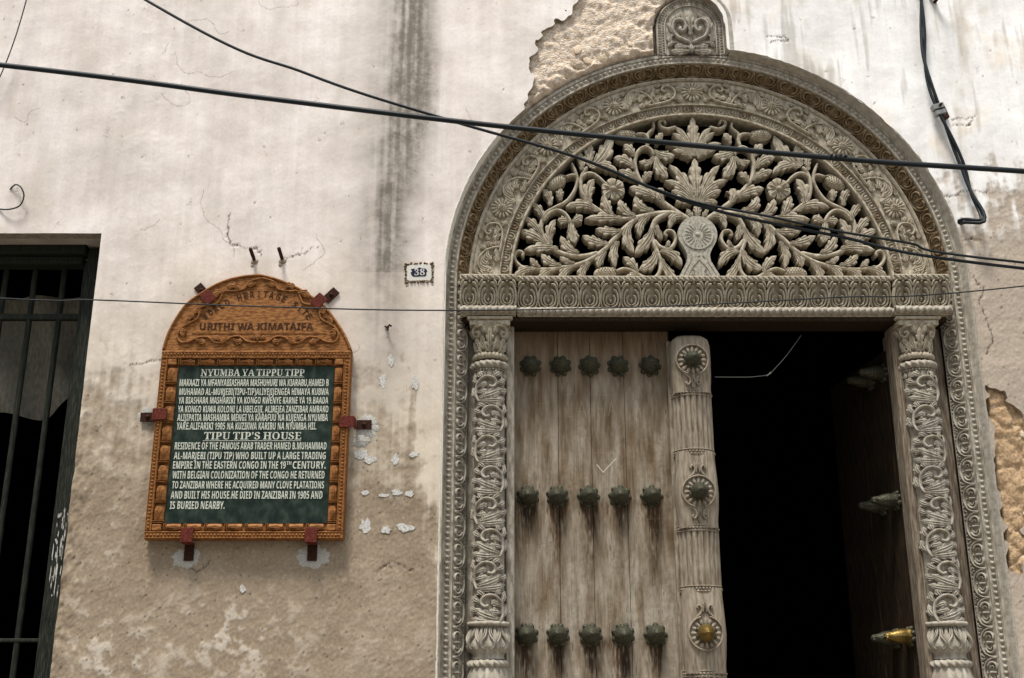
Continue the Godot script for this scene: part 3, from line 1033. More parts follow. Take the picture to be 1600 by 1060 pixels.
	c = Carve.new()
	c.lathe(Vector3(cx, 0, cz), V2([0.060, 1.904, 0.062, 1.885, 0.070, 1.865, 0.079, 1.845, 0.080, 1.830, 0.074, 1.815, 0.062, 1.806, 0.060, 1.795, 0.064, 1.786]), 24, a0, a1)
	var cup := put("leafy_cup", c.mesh(), M.carved_grey, col)
	var g2 := func(a, b, h):
		var k := clampf((1.904 - b) / 0.09, 0.0, 1.0)
		var r: float = 0.060 + 0.020 * sin(PI * pow(k, 1.3) * 0.93) + h
		var th: float = a / 0.07
		return Vector3(cx + r * sin(th), b, cz + r * cos(th))
	for i in 5:
		var xa := (i - 2) * 0.050
		for s in [-1.0, 1.0]:
			c = Carve.new(g2)
			c.ridge(V2([xa + s * 0.004, 1.900, xa + s * 0.007, 1.870, xa + s * 0.020, 1.845, xa + s * 0.020, 1.825, xa + s * 0.008, 1.820, xa + s * 0.006, 1.834]), 0.0035, 0.0040, 0.009, 0, 0.008)
			c.ridge(V2([xa + s * 0.010, 1.900, xa + s * 0.014, 1.872, xa + s * 0.0235, 1.850]), 0.003, 0.002, 0.008, 0, 0.008)
			put("leaf", c.mesh(), M.carved_grey, cup)
		c = Carve.new(g2)
		c.leaf(Vector2(xa + 0.025, 1.900), Vector2(xa + 0.025, 1.86), Vector2(xa + 0.025, 1.812), 0.018, 0.010, 0.001, 2, 0.2, 10)
		put("leaf", c.mesh(), M.carved_grey, cup)
	c = Carve.new()
	c.lathe(Vector3(cx, 0, cz), V2([0.066, 1.755, 0.070, 1.74, 0.076, 1.72, 0.080, 1.70, 0.080, 1.66, 0.070, 1.64, 0.070, 1.2, 0.085, 1.18, 0.085, YB]), 72, a0, a1, func(th, _y): return 1.0 + 0.03 * absf(cos(th * 8.0)))
	put("pedestal", c.mesh(), M.carved_grey, col)

# ------------------------------------------------------------------ door leaves
func stud(tipmat: Material, long := 0.075) -> Node3D:
	# eight-petalled base with a pointed bronze boss; stands along +z
	var o := MeshInstance3D.new()
	var c := Carve.new()
	var R := 0.046
	for k in 8:
		var d := Vector2.RIGHT.rotated(TAU * (k + 0.5) / 8)
		c.bump(d * 0.034, 0.0135, 0.0125, 0.0085, d.angle(), 9, 3, 0.002)
	c.bump(Vector2.ZERO, 0.038, 0.038, 0.009, 0, 16, 3)
	o.mesh = c.mesh()
	o.material_override = M.bronze
	var b := MeshInstance3D.new()
	b.name = "boss"
	c = Carve.new()
	var pr := V2([0.036, 0.002, 0.036, 0.010, 0.032, 0.013, 0.0335, 0.019, 0.032, 0.030, 0.0265, 0.043, 0.018, 0.056, 0.009, long - 0.009, 0.003, long - 0.002, 0.0004, long])
	var st := c.v.size()
	for q in pr:
		for j in 17:
			var th := TAU * j / 16.0
			c.p(cos(th) * q.x, sin(th) * q.x, q.y)
	for i in pr.size() - 1:
		for j in 16:
			var a := st + i * 17 + j
			c.quad(a, a + 1, a + 18, a + 17)
	b.mesh = c.mesh()
	b.material_override = tipmat
	o.add_child(b, true)
	return o

func drip(x: float, y: float, xs: float, ys: float, w: float, L: float) -> float:
	var dy := ys - y
	if dy < -0.03 or dy > L * 2.5:
		return 0.0
	var dx := (x - xs) / (w * (1.0 - 0.25 * clampf(dy / L, 0.0, 1.0)))
	return exp(-dx * dx) * exp(-maxf(dy, 0.0) / L) * (1.0 if dy > 0.0 else 1.0 + dy / 0.03)

const ROWS := [[2.949, -0.711, -0.588, -0.470, -0.352, -0.221], [2.411, -0.724, -0.608, -0.484, -0.360, -0.234], [1.879, -0.731, -0.612, -0.487, -0.363, -0.239]]

func scratch(im: Image, pts: Array, w: float, col: Color):
	# a scored line; pts in metres on the door, x from -0.80, y from 3.10 down
	for i in range(0, pts.size() - 2, 2):
		var a := Vector2((pts[i] + 0.80) / 0.67 * 512.0, (3.10 - pts[i + 1]) / 1.5 * 1146.0)
		var b := Vector2((pts[i + 2] + 0.80) / 0.67 * 512.0, (3.10 - pts[i + 3]) / 1.5 * 1146.0)
		var n := int(a.distance_to(b)) + 1
		for k in n + 1:
			var q := a.lerp(b, float(k) / n)
			for dx in 2:
				var px := int(q.x) + dx
				var py := int(q.y)
				if px >= 0 and px < 512 and py >= 0 and py < 1146:
					im.set_pixel(px, py, im.get_pixel(px, py).lerp(col, w * rng.randf_range(0.4, 1.0) * (0.6 if dx else 1.0)))

func door_texture() -> ImageTexture:
	var W := 512
	var H := 1146
	var g1 := noise(301, 0.16, 4).get_image(W, H / 24, false, false, true)
	g1.resize(W, H, Image.INTERPOLATE_CUBIC)
	var g2 := noise(302, 0.030, 3).get_image(W, H / 6, false, false, true)
	g2.resize(W, H, Image.INTERPOLATE_CUBIC)
	var g3 := noise(303, 0.016, 5).get_image(W, H / 4, false, false, true)
	g3.resize(W, H, Image.INTERPOLATE_CUBIC)
	var g4 := noise(304, 0.10, 3).get_image(W, H / 5, false, false, true)
	g4.resize(W, H, Image.INTERPOLATE_CUBIC)
	var g5 := noise(305, 0.42, 3).get_image(W, H / 30, false, false, true)
	g5.resize(W, H, Image.INTERPOLATE_CUBIC)
	var f5 := g5.get_data()
	var a := g1.get_data()
	var b := g2.get_data()
	var d := g3.get_data()
	var e := g4.get_data()
	var out := PackedByteArray()
	out.resize(W * H * 3)
	for j in H:
		var y := 3.10 - 1.5 * j / H
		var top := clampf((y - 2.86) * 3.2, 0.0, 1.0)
		for i in W:
			var k := j * W + i
			var x := -0.80 + 0.67 * i / W
			var n1 := (a[k] * 0.55 + f5[k] * 0.45) / 255.0 - 0.5
			var n2 := b[k] / 255.0 - 0.5
			var n3 := d[k] / 255.0 - 0.5
			var n4 := e[k] / 255.0 - 0.5
			var grey := clampf(0.62 + n3 * 1.1 + n2 * 0.6 + clampf(2.2 - y, -0.2, 0.4) * 0.5, 0.0, 1.0)
			var r := lerpf(0.42, 0.575, grey) + n1 * 0.20 + n2 * 0.11
			var g := lerpf(0.355, 0.535, grey) + n1 * 0.20 + n2 * 0.105
			var bl := lerpf(0.275, 0.475, grey) + n1 * 0.19 + n2 * 0.10
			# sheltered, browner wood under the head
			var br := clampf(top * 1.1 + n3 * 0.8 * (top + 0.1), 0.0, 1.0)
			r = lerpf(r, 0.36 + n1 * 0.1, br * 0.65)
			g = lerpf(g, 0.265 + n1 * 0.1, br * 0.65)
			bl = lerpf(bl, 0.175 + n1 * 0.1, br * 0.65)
			# rust and verdigris run down from the studs
			var st := 0.0
			for ri in 3:
				var row: Array = ROWS[ri]
				if y < row[0] + 0.03 and y > row[0] - 0.55:
					var amt: float = [0.35, 1.5, 1.5][ri]
					for s in 5:
						if absf(x - row[s + 1]) < 0.09:
							st += amt * drip(x + n2 * 0.03, y, row[s + 1], row[0] - 0.03, 0.026, [0.12, 0.10, 0.16][(ri + s) % 3])
							st += amt * 0.35 * drip(x + n4 * 0.05, y, row[s + 1] + 0.02 * (s % 3 - 1), row[0] - 0.03, 0.05, 0.16)
			st = clampf(st * (0.75 + n1 * 1.6 + n4 * 1.6), 0.0, 0.92)
			var hue := clampf(0.5 + n3 * 2.0 + n4, 0.0, 1.0)
			r = lerpf(r, lerpf(0.14, 0.265, hue), st)
			g = lerpf(g, lerpf(0.115, 0.185, hue), st)
			bl = lerpf(bl, lerpf(0.085, 0.115, hue), st)
			# dark checks along the grain
			var ck := clampf((n1 + n4 * 0.5 - 0.27) * 9.0, 0.0, 1.0)
			r = lerpf(r, 0.17, ck * 0.5)
			g = lerpf(g, 0.14, ck * 0.5)
			bl = lerpf(bl, 0.11, ck * 0.5)
			var o := k * 3
			out[o] = int(clampf(r, 0.0, 1.0) * 255)
			out[o + 1] = int(clampf(g, 0.0, 1.0) * 255)
			out[o + 2] = int(clampf(bl, 0.0, 1.0) * 255)
	var im := Image.create_from_data(W, H, false, Image.FORMAT_RGB8, out)
	var chalk := Color(0.86, 0.82, 0.76)
	# a tick and scored letters
	for q in 3:
		scratch(im, [-0.448, 2.538 + q * 0.001, -0.424, 2.508 + q * 0.001, -0.372, 2.564], 0.9, chalk)
	var lt := Color(0.70, 0.66, 0.60)
	scratch(im, [-0.560, 2.800, -0.560, 2.735, -0.535, 2.735], 0.5, lt)
	scratch(im, [-0.520, 2.735, -0.505, 2.800, -0.488, 2.735], 0.7, lt)
	scratch(im, [-0.514, 2.758, -0.496, 2.758], 0.5, lt)
	scratch(im, [-0.452, 2.792, -0.472, 2.790, -0.472, 2.770, -0.455, 2.762, -0.455, 2.740, -0.476, 2.738], 0.6, lt)
	scratch(im, [-0.438, 2.798, -0.438, 2.738], 0.7, lt)
	scratch(im, [-0.412, 2.798, -0.412, 2.738], 0.7, lt)
	scratch(im, [-0.438, 2.768, -0.412, 2.768], 0.6, lt)
	scratch(im, [-0.398, 2.738, -0.384, 2.798, -0.370, 2.738], 0.7, lt)
	scratch(im, [-0.393, 2.760, -0.376, 2.760], 0.5, lt)
	scratch(im, [-0.300, 2.740, -0.284, 2.800, -0.266, 2.745], 0.6, lt)
	scratch(im, [-0.600, 2.790, -0.605, 2.740], 0.4, lt)
	scratch(im, [-0.640, 2.795, -0.690, 2.790], 0.4, lt)
	scratch(im, [-0.515, 2.690, -0.515, 2.640, -0.492, 2.650, -0.490, 2.676, -0.515, 2.690], 0.5, lt)
	scratch(im, [-0.475, 2.640, -0.458, 2.690, -0.440, 2.640], 0.5, lt)
	scratch(im, [-0.400, 2.700, -0.385, 2.660, -0.365, 2.705], 0.4, lt)
	for q in 60:
		var sx := rng.randf_range(-0.76, -0.18)
		var sy := rng.randf_range(1.75, 2.85)
		var v := rng.randf() < 0.6
		scratch(im, [sx, sy, sx + rng.randf_range(-0.008, 0.008) + (0.0 if v else rng.randf_range(0.02, 0.09)), sy - (rng.randf_range(0.04, 0.14) if v else rng.randf_range(-0.02, 0.02))], rng.randf_range(0.15, 0.45), lt if q % 3 else Color(0.22, 0.18, 0.15))
	return ImageTexture.create_from_image(im)

func make_door_leaf():
	var dl := thing("closed_door_leaf", "closed left door leaf of bare grey planks with three rows of bronze studs", "door")
	var m := StandardMaterial3D.new()
	m.albedo_texture = door_texture()
	m.roughness = 0.82
	m.metallic_specular = 0.25
	m.normal_enabled = true
	m.normal_texture = bumptex(320, 0.05, 4, 3.0)
	m.normal_scale = 0.35
	var edges := [-0.800, -0.600, -0.468, -0.330, -0.140]
	for i in 4:
		var c := Carve.new()
		var x0: float = edges[i] + (0.0 if i == 0 else 0.0005)
		var x1: float = edges[i + 1] - 0.0005
		var zf: float = -0.160 + [0.0, 0.001, -0.001, 0.0005][i]
		# face with gently wavering surface, then chamfer and edges
		var st := 0
		var nx := 8
		var ny := 40
		for j in ny + 1:
			var y := lerpf(YB, 3.0985, float(j) / ny)
			for q in nx + 5:
				var x: float
				var z := zf
				if q == 0 or q == nx + 4:
					x = x0 if q == 0 else x1
					z = zf - 0.05
				elif q == 1 or q == nx + 3:
					x = x0 if q == 1 else x1
					z = zf - 0.003
				else:
					x = lerpf(x0 + 0.0015, x1 - 0.0015, float(q - 2) / nx)
					z = zf + 0.0012 * sin(x * 91.0 + i) * sin(y * 5.0 + i * 2.0)
				c.p(x, y, z)
				c.uv.append(Vector2((x + 0.80) / 0.67, (3.10 - y) / 1.5))
		# rows climb, so columns run to the right
		for j in ny:
			for q in nx + 4:
				var a := st + j * (nx + 5) + q
				c.quad(a, a + 1, a + nx + 6, a + nx + 5)
		put("plank", c.mesh(), m, dl)
	var bk := Carve.new()
	bk.box(Vector3(-0.80, YB, -0.235), Vector3(-0.135, 3.095, -0.195), 0.002)
	put("backing_board", bk.mesh(), M.dark_wood, dl)
	var proto := stud(M.bronze)
	for ri in 3:
		for s in 5:
			var o := proto.duplicate()
			o.name = numbered("stud")
			dl.add_child(o, true)
			o.position = Vector3(ROWS[ri][s + 1], ROWS[ri][0], -0.158)
			o.rotation = Vector3(rng.randf_range(-0.05, 0.05), rng.randf_range(-0.05, 0.05), rng.randf_range(0, 1.0))
	# --- meeting post on the edge of the leaf
	var cx := -0.062
	var cz := -0.148
	var c := Carve.new()
	c.box(Vector3(-0.153, YB, -0.20), Vector3(-0.136, 3.05, -0.135), 0.003)
	c.box(Vector3(-0.136, YB, -0.22), Vector3(0.022, 3.03, -0.146), 0.003)
	var post := put("meeting_post", c.mesh(), M.post, dl)
	var fl := func(th, _y): return 1.0 + 0.13 * (pow(absf(cos(th * 10.0)), 0.6) - 0.8)
	for sp in [[2.575, 2.815], [2.045, 2.275], [1.50, 1.735]]:
		c = Carve.new()
		c.lathe(Vector3(cx, 0, cz), V2([0.079, sp[0], 0.079, sp[0] + 0.02, 0.079, sp[1] - 0.02, 0.079, sp[1]]), 140, -PI / 2, PI / 2, fl)
		put("fluted_shaft", c.mesh(), M.post, post)
	for b in [[2.815, 3.062, 2.946, 0], [2.275, 2.575, 2.412, 1], [1.735, 2.045, 1.879, 2]]:
		var y0: float = b[0]
		var y1: float = b[1]
		var yc: float = b[2]
		c = Carve.new()
		var sq := func(th, _y): return 1.0 / pow(pow(absf(sin(th)), 4.0) + pow(absf(cos(th)), 4.0), 0.25) * lerpf(1.0, 0.96, absf(sin(th)))
		var pr := PackedVector2Array()
		if b[3] == 0:
			pr = V2([0.079, y0, 0.081, y0 + 0.03, 0.084, y0 + 0.07, 0.086, yc, 0.085, y1 - 0.045, 0.078, y1 - 0.02, 0.060, y1 - 0.004, 0.03, y1, 0.001, y1])
		else:
			pr = V2([0.079, y0, 0.081, y0 + 0.03, 0.086, yc - 0.06, 0.089, yc, 0.086, yc + 0.06, 0.081, y1 - 0.03, 0.079, y1])
		c.lathe(Vector3(cx, 0, cz), pr, 40, -PI / 2, PI / 2, sq)
		var blk := put("rosette_block", c.mesh(), M.post, post)
		var f := func(x, y, h): return Vector3(cx + x, yc + y, cz + 0.0835 - x * x * 2.2 + h)
		c = Carve.new(f)
		var ring := PackedVector2Array()
		for i in 19:
			var th := -PI * 0.42 + PI * 1.84 * i / 18.0
			ring.append(Vector2(cos(th) * 0.064, sin(th) * 0.062))
		if b[3] == 2:
			for i in ring.size():
				ring[i].y = -ring[i].y
		c.ridge(ring, 0.0050, 0.0050, 0.016, 0, 0.01)
		put("ring", c.mesh(), M.post, blk)
		c = Carve.new(f)
		c.rosette(Vector2.ZERO, 0.057, 16, 0.014, 0.42, 0.004, 0.34)
		put("rosette", c.mesh(), M.post, blk)
		var dirs := [-1.0]
		if b[3] == 1:
			dirs = [-1.0, 1.0]
		elif b[3] == 2:
			dirs = [1.0]
		for dy in dirs:
			c = Carve.new(f)
			for sg in [-1.0, 1.0]:
				c.ridge(V2([sg * 0.036, dy * 0.056, sg * 0.016, dy * 0.074, sg * 0.012, dy * 0.092, sg * 0.022, dy * 0.104, sg * 0.028, dy * 0.094, sg * 0.022, dy * 0.090]), 0.0045, 0.005, 0.012, 0, 0.008)
				c.ridge(V2([sg * 0.006, dy * 0.075, sg * 0.006, dy * 0.100]), 0.004, 0.003, 0.011)
			c.leaf(Vector2(0, dy * 0.085), Vector2(0, dy * 0.1), Vector2(0, dy * 0.120), 0.016, 0.013, 0.001, 1, 0.2, 7)
			put("scroll", c.mesh(), M.post, blk)
		var sd := proto.duplicate()
		sd.name = numbered("stud")
		post.add_child(sd, true)
		sd.position = Vector3(cx, yc, cz + 0.091)
		sd.scale = Vector3(0.92, 0.92, 0.9)
		if b[3] == 2:
			(sd.get_child(0) as MeshInstance3D).material_override = M.brass
		for ye in [y0, y1]:
			if ye > 3.0:
				continue
			c = Carve.new(func(x, y, h): return Vector3(cx + (0.079 + h) * sin(x / 0.079), ye + y, cz + (0.079 + h) * cos(x / 0.079)))
			for i in 19:
				c.bump(Vector2((i - 9) * 0.0128, 0.0), 0.0058, 0.0062, 0.008, 0, 6, 2)
			c.ridge(V2([-0.12, -0.010, 0.0, -0.010, 0.12, -0.010]), 0.003, 0.003, 0.005)
			c.ridge(V2([-0.12, 0.010, 0.0, 0.010, 0.12, 0.010]), 0.003, 0.003, 0.005)
			put("bead_ring", c.mesh(), M.post, post)
	proto.free()

func make_open_leaf():
	# swung back into the passage, its studded face towards the opening
	var ol := thing("open_door_leaf", "open right door leaf of brown planks swung into the dark passage, brass spikes jutting", "door", Vector3(0.782, 0, -0.175))
	ol.rotation.y = deg_to_rad(-83.0)
	# local: x to the left along the leaf when shut, z towards the street
	var edges := [0.0, -0.075, -0.17, -0.34, -0.50, -0.66]
	for i in 5:
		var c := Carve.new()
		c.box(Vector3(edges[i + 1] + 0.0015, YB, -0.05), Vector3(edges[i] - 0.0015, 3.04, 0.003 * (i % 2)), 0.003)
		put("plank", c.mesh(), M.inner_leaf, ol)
	for r in 3:
		for s in 2:
			var o := stud(M.brass if r == 2 and s == 0 else M.bronze, 0.075)
			o.name = numbered("stud")
			ol.add_child(o, true)
			o.position = Vector3(-0.085 - s * 0.125, ROWS[r][0], 0.004)
			o.scale = Vector3(0.9, 0.9, 1.45)
			# twisted lobes along the spike
			var c := Carve.new()
			for k in 6:
				var pts := PackedVector3Array()
				for q in 9:
					var t := q / 8.0
					var th := TAU * k / 6.0 + t * 1.6
					var rr := 0.026 * (1.0 - t * 0.72)
					pts.append(Vector3(cos(th) * rr, sin(th) * rr, 0.012 + t * 0.058))
				c.tube(pts, 0.0075, 6)
			var tw := MeshInstance3D.new()
			tw.name = "twist"
			tw.mesh = c.mesh()
			tw.material_override = M.brass if r == 2 and s == 0 else M.bronze
			o.add_child(tw, true)

# ------------------------------------------------------------------ window
func make_window():
	var w := thing("barred_window", "dark timber window with black iron bars, cut by the left picture edge", "window")
	var xr := -2.474
	var c := Carve.new()
	# frame members
	for q in [[-2.575, -2.478, -0.20, -0.135], [-2.598, -2.555, -0.235, -0.165]]:
		c.box(Vector3(q[0], 1.05, q[2]), Vector3(q[1], 3.46 if q[0] > -2.58 else 3.415, q[3]), 0.006)
	put("frame_post", c.mesh(), M.green_wood, w)
	c = Carve.new()
	c.box(Vector3(-3.60, 3.435, -0.20), Vector3(-2.58, 3.475, -0.120), 0.006)
	c.box(Vector3(-3.60, 3.400, -0.235), Vector3(-2.60, 3.434, -0.150), 0.006)
	put("frame_head", c.mesh(), M.green_wood, w)
	c = Carve.new()
	c.box(Vector3(-3.70, 1.05, -0.22), Vector3(-3.61, 3.475, -0.135), 0.006)
	put("frame_post", c.mesh(), M.green_wood, w)
	c = Carve.new()
	c.box(Vector3(-3.70, 1.0, -0.24), Vector3(-2.478, 1.048, -0.11), 0.006)
	put("sill", c.mesh(), M.green_wood, w)
	for i in 7:
		c = Carve.new()
		var x := -2.698 - i * 0.124
		c.tube(PackedVector3Array([Vector3(x, 1.05, -0.222), Vector3(x, 2.2, -0.222), Vector3(x, 3.41, -0.222)]), 0.0125, 10)
		put("bar", c.mesh(), M.green_wood, w)
	for y in [3.182, 1.862]:
		c = Carve.new()
		c.box(Vector3(-3.60, y - (0.013 if y > 3.0 else 0.007), -0.236), Vector3(-2.598, y + (0.013 if y > 3.0 else 0.007), -0.208), 0.003)
		put("cross_bar", c.mesh(), M.green_wood, w)
	# flaking pale paint on the post
	c = Carve.new(func(a, b, h): return Vector3(a, b, -0.1345 + h))
	for i in 46:
		var y := 2.33 - 0.24 * rng.randf() * (1.0 + rng.randf() * 0.5)
		var x := -2.528 - 0.040 * pow(rng.randf(), 1.6)
		var hl := rng.randf_range(0.006, 0.055)
		c.plate(V2([x - 0.003, y, x, y - hl * 0.3, x + 0.001, y + hl * 0.7, x - 0.002, y + hl]), 0.0003, 0.0014)
	put("paint_scrap", c.mesh(), M.flake, w, "stuff")
	# cloth hung inside
	c = Carve.new()
	var nx := 70
	var ny := 30
	for j in ny + 1:
		for i in nx + 1:
			var u := float(i) / nx
			var t := float(j) / ny
			var x := lerpf(-3.7, -2.56, u)
			var hem := 2.80 + 0.26 * pow(maxf(0.0, (u - 0.74) / 0.26), 2.0) - 0.02 * sin(u * 9.0)
			var y := lerpf(hem, 3.34, t)
			var z := -0.42 + 0.045 * sin(u * 30.0 + t * 5.0) * (1.0 - 0.5 * t) + 0.02 * sin(u * 9.0 + t * 7.0) + 0.05 * (1.0 - t) * sin(u * 4.0)
			c.p(x, y, z)
	for j in ny:
		for i in nx:
			var a := j * (nx + 1) + i
			c.quad(a, a + 1, a + nx + 2, a + nx + 1)
	var cl := put("hanging_cloth", c.mesh(), M.cloth)
	M.cloth.cull_mode = BaseMaterial3D.CULL_DISABLED
	tag(cl, "pale grey cloth sagging behind the window bars", "curtain")

# ------------------------------------------------------------------ plaque
var baseline := {}
func text(parent: Node, s: String, serif: bool, x0: float, x1: float, y0: float, y1: float, z: float, mat: Material, n := "text_line", depth := 0.0012) -> MeshInstance3D:
	var f := SystemFont.new()
	f.font_names = PackedStringArray(["Droid Serif" if serif else "Droid Sans"])
	f.font_weight = 700
	var t := TextMesh.new()
	t.text = s
	t.font = f
	t.font_size = 40
	t.pixel_size = 0.001
	t.curve_step = 2.0
	t.depth = depth
	var b := t.get_aabb()
	if not baseline.has(serif):
		var hm: TextMesh = t.duplicate()
		hm.text = "H"
		baseline[serif] = [hm.get_aabb().position.y, hm.get_aabb().size.y]
	var o := put(n, t, mat, parent)
	var sx := (x1 - x0) / b.size.x
	var sy: float = (y1 - y0) / baseline[serif][1]
	o.scale = Vector3(sx, sy, 1)
	o.position = Vector3(x0 - b.position.x * sx, y0 - baseline[serif][0] * sy, z)
	return o

func make_plaque():
	var ox := -1.790
	var pl := thing("heritage_plaque", "carved orange teak plaque with green board of white lettering, clipped to the wall", "sign", Vector3(ox, 0, 0))
	var x0 := -0.375
	var x1 := 0.372
	var yb := 2.213
	var ys := 2.955
	# pointed round head
	var head := MM([372, 2955, 354, 3001, 324, 3053, 270, 3126, 212, 3176, 146, 3219, 62, 3256, -12, 3276, -96, 3266, -176, 3239, -247, 3192, -306, 3139, -358, 3034, -375, 2955])
	var hs := PackedVector2Array()
	var peak := 7
	for i in head.size() - 1:
		var pa := head[maxi(i - 1, 0)]
		var pd := head[mini(i + 2, head.size() - 1)]
		if i + 1 == peak:
			pd = head[peak] + Vector2(-0.03, 0.004)
		if i == peak:
			pa = head[peak] + Vector2(0.03, 0.004)
		for j in 4:
			hs.append(head[i].cubic_interpolate(head[i + 1], pa, pd, j / 4.0))
	hs.append(head[head.size() - 1])
	var outline := hs.duplicate()
	outline.append(Vector2(x0, yb))
	outline.append(Vector2(x1, yb))
	var c := Carve.new()
	c.plate(outline, 0.006, 0.034)
	var back := put("back_board", c.mesh(), M.teak, pl)
	# head panel
	c = Carve.new()
	c.plate(hs, 0.0345, 0.046)
	var hp := put("arched_panel", c.mesh(), M.teak, pl)
	c = Carve.new(func(a, b, h): return Vector3(a, b, 0.046 + h))
	var rimp := PackedVector2Array()
	for i in range(0, hs.size(), 2):
		rimp.append((hs[i] - Vector2(0, 3.0)) * Vector2(0.983, 0.975) + Vector2(0, 3.0))
	c.ridge(rimp, 0.0055, 0.0055, 0.008, 0, 0.012)
	put("rim", c.mesh(), M.teak, hp)
	# sunk lettering field
	c = Carve.new()
	var field := MM([-262, 3022, 268, 3022, 236, 3062, 180, 3118, 112, 3168, 40, 3196, -10, 3202, -60, 3194, -130, 3162, -196, 3112, -246, 3056])
	c.plate(field, 0.0462, 0.0485)
	put("lettering_field", c.mesh(), M.teak, hp)
	# vine of leaves round the field and below it
	for sg in [-1.0, 1.0]:
		c = Carve.new(func(a, b, h): return Vector3(a, b, 0.046 + h))
		c.ridge(MM([0, 3256, 50, 3239, 69, 3207, 117, 3200, 148, 3198, 170, 3150, 212, 3140, 234, 3132, 244, 3085, 277, 3064, 307, 3041, 318, 3008, 300, 2985, 268, 2988, 238, 3004, 196, 3006, 170, 2986, 138, 2984, 104, 3006, 70, 3008, 40, 2988, 0, 2986], sg), 0.0045, 0.0045, 0.010, 0, 0.012)
		put("vine", c.mesh(), M.teak, hp)
		for l in [[20, 3228, 33, 3232, 57, 3220, 22], [94, 3205, 108, 3228, 137, 3217, 30], [147, 3191, 174, 3199, 194, 3170, 30], [217, 3135, 247, 3139, 256, 3100, 30], [256, 3088, 278, 3094, 290, 3059, 26], [286, 3022, 300, 3040, 296, 3006, 26], [246, 2996, 226, 2990, 204, 2982, 24], [150, 2990, 160, 3004, 184, 2998, 24], [96, 2998, 80, 2984, 58, 2990, 26], [120, 3000, 128, 2990, 150, 2980, 18], [0, 3010, 14, 3000, 30, 3008, 18], [0, 2990, 6, 3004, 4, 3020, 14]]:
			c = Carve.new(func(a, b, h): return Vector3(a, b, 0.046 + h))
			c.leaf(Vector2(l[0] * sg, l[1]) * 0.001, Vector2(l[2] * sg, l[3]) * 0.001, Vector2(l[4] * sg, l[5]) * 0.001, l[6] * 0.00125, 0.013, 0.001, 2, 0.34, 9)
			put("leaf", c.mesh(), M.teak, hp)
	var word := "WORLD HERITAGE SITE"
	var arc := MM([-213, 3075, -178, 3108, -124, 3142, -60, 3166, 0, 3175, 60, 3166, 118, 3140, 160, 3112, 196, 3074])
	c = Carve.new()
	var sm := c.smooth(arc, 0.002)
	var L := sm[sm.size() - 1].z
	for i in word.length():
		if word[i] == " ":
			continue
		var d := L * (i + 0.5) / word.length()
		for k in sm.size() - 1:
			if sm[k + 1].z >= d:
				var tg := Vector2(sm[k + 1].x - sm[k].x, sm[k + 1].y - sm[k].y)
				var o := text(hp, word[i], false, -0.008 if word[i] != "I" else -0.003, 0.008 if word[i] != "I" else 0.003, 0.0, 0.027, 0.0, M.teak_dark, "letter", 0.002)
				var lt := Transform3D(Basis(Vector3(0, 0, 1), tg.angle()), Vector3(sm[k].x, sm[k].y, 0.0492))
				o.transform = lt * Transform3D(Basis.from_scale(o.scale), o.position)
				break
	text(hp, "URITHI WA KIMATAIFA", false, -0.233, 0.216, 3.037, 3.066, 0.0492, M.teak_dark, "text_line", 0.002)
	# mouldings: beaded strips, then turned blocks between double bands
	var rails := [[x0 + 0.002, x1 - 0.002, ys - 0.036, ys - 0.002], [x0 + 0.002, x1 - 0.002, yb + 0.002, yb + 0.030], [x0 + 0.002, x0 + 0.028, yb + 0.031, ys - 0.037], [x1 - 0.028, x1 - 0.002, yb + 0.031, ys - 0.037]]
	for r in rails:
		c = Carve.new()
		c.box(Vector3(r[0], r[2], 0.0345), Vector3(r[1], r[3], 0.050), 0.003)
		var rail := put("beaded_rail", c.mesh(), M.teak, pl)
		c = Carve.new(func(a, b, h): return Vector3(a, b, 0.050 + h))
		var horiz: bool = r[1] - r[0] > 0.1
		var len: float = (r[1] - r[0]) if horiz else (r[3] - r[2])
		var nb := int(len / 0.0135)
		for i in nb:
			var u := 0.006 + (len - 0.012) * (i + 0.5) / nb
			var q := Vector2(r[0] + u, (r[2] + r[3]) / 2) if horiz else Vector2((r[0] + r[1]) / 2, r[2] + u)
			c.bump(q, 0.0056, 0.0056, 0.007, 0, 7, 2)
		for e in [0.0025, 0.0235]:
			if horiz:
				c.ridge(PackedVector2Array([Vector2(r[0], r[2] + e + 0.001), Vector2(r[1], r[2] + e + 0.001)]), 0.002, 0.002, 0.004, 0, 0.1)
			else:
				c.ridge(PackedVector2Array([Vector2(r[0] + e, r[2]), Vector2(r[0] + e, r[3])]), 0.002, 0.002, 0.004, 0, 0.1)
		put("bead", c.mesh(), M.teak, rail, "stuff")
	var bx0 := -0.305
	var bx1 := 0.308
	var by0 := 2.273
	var by1 := 2.892
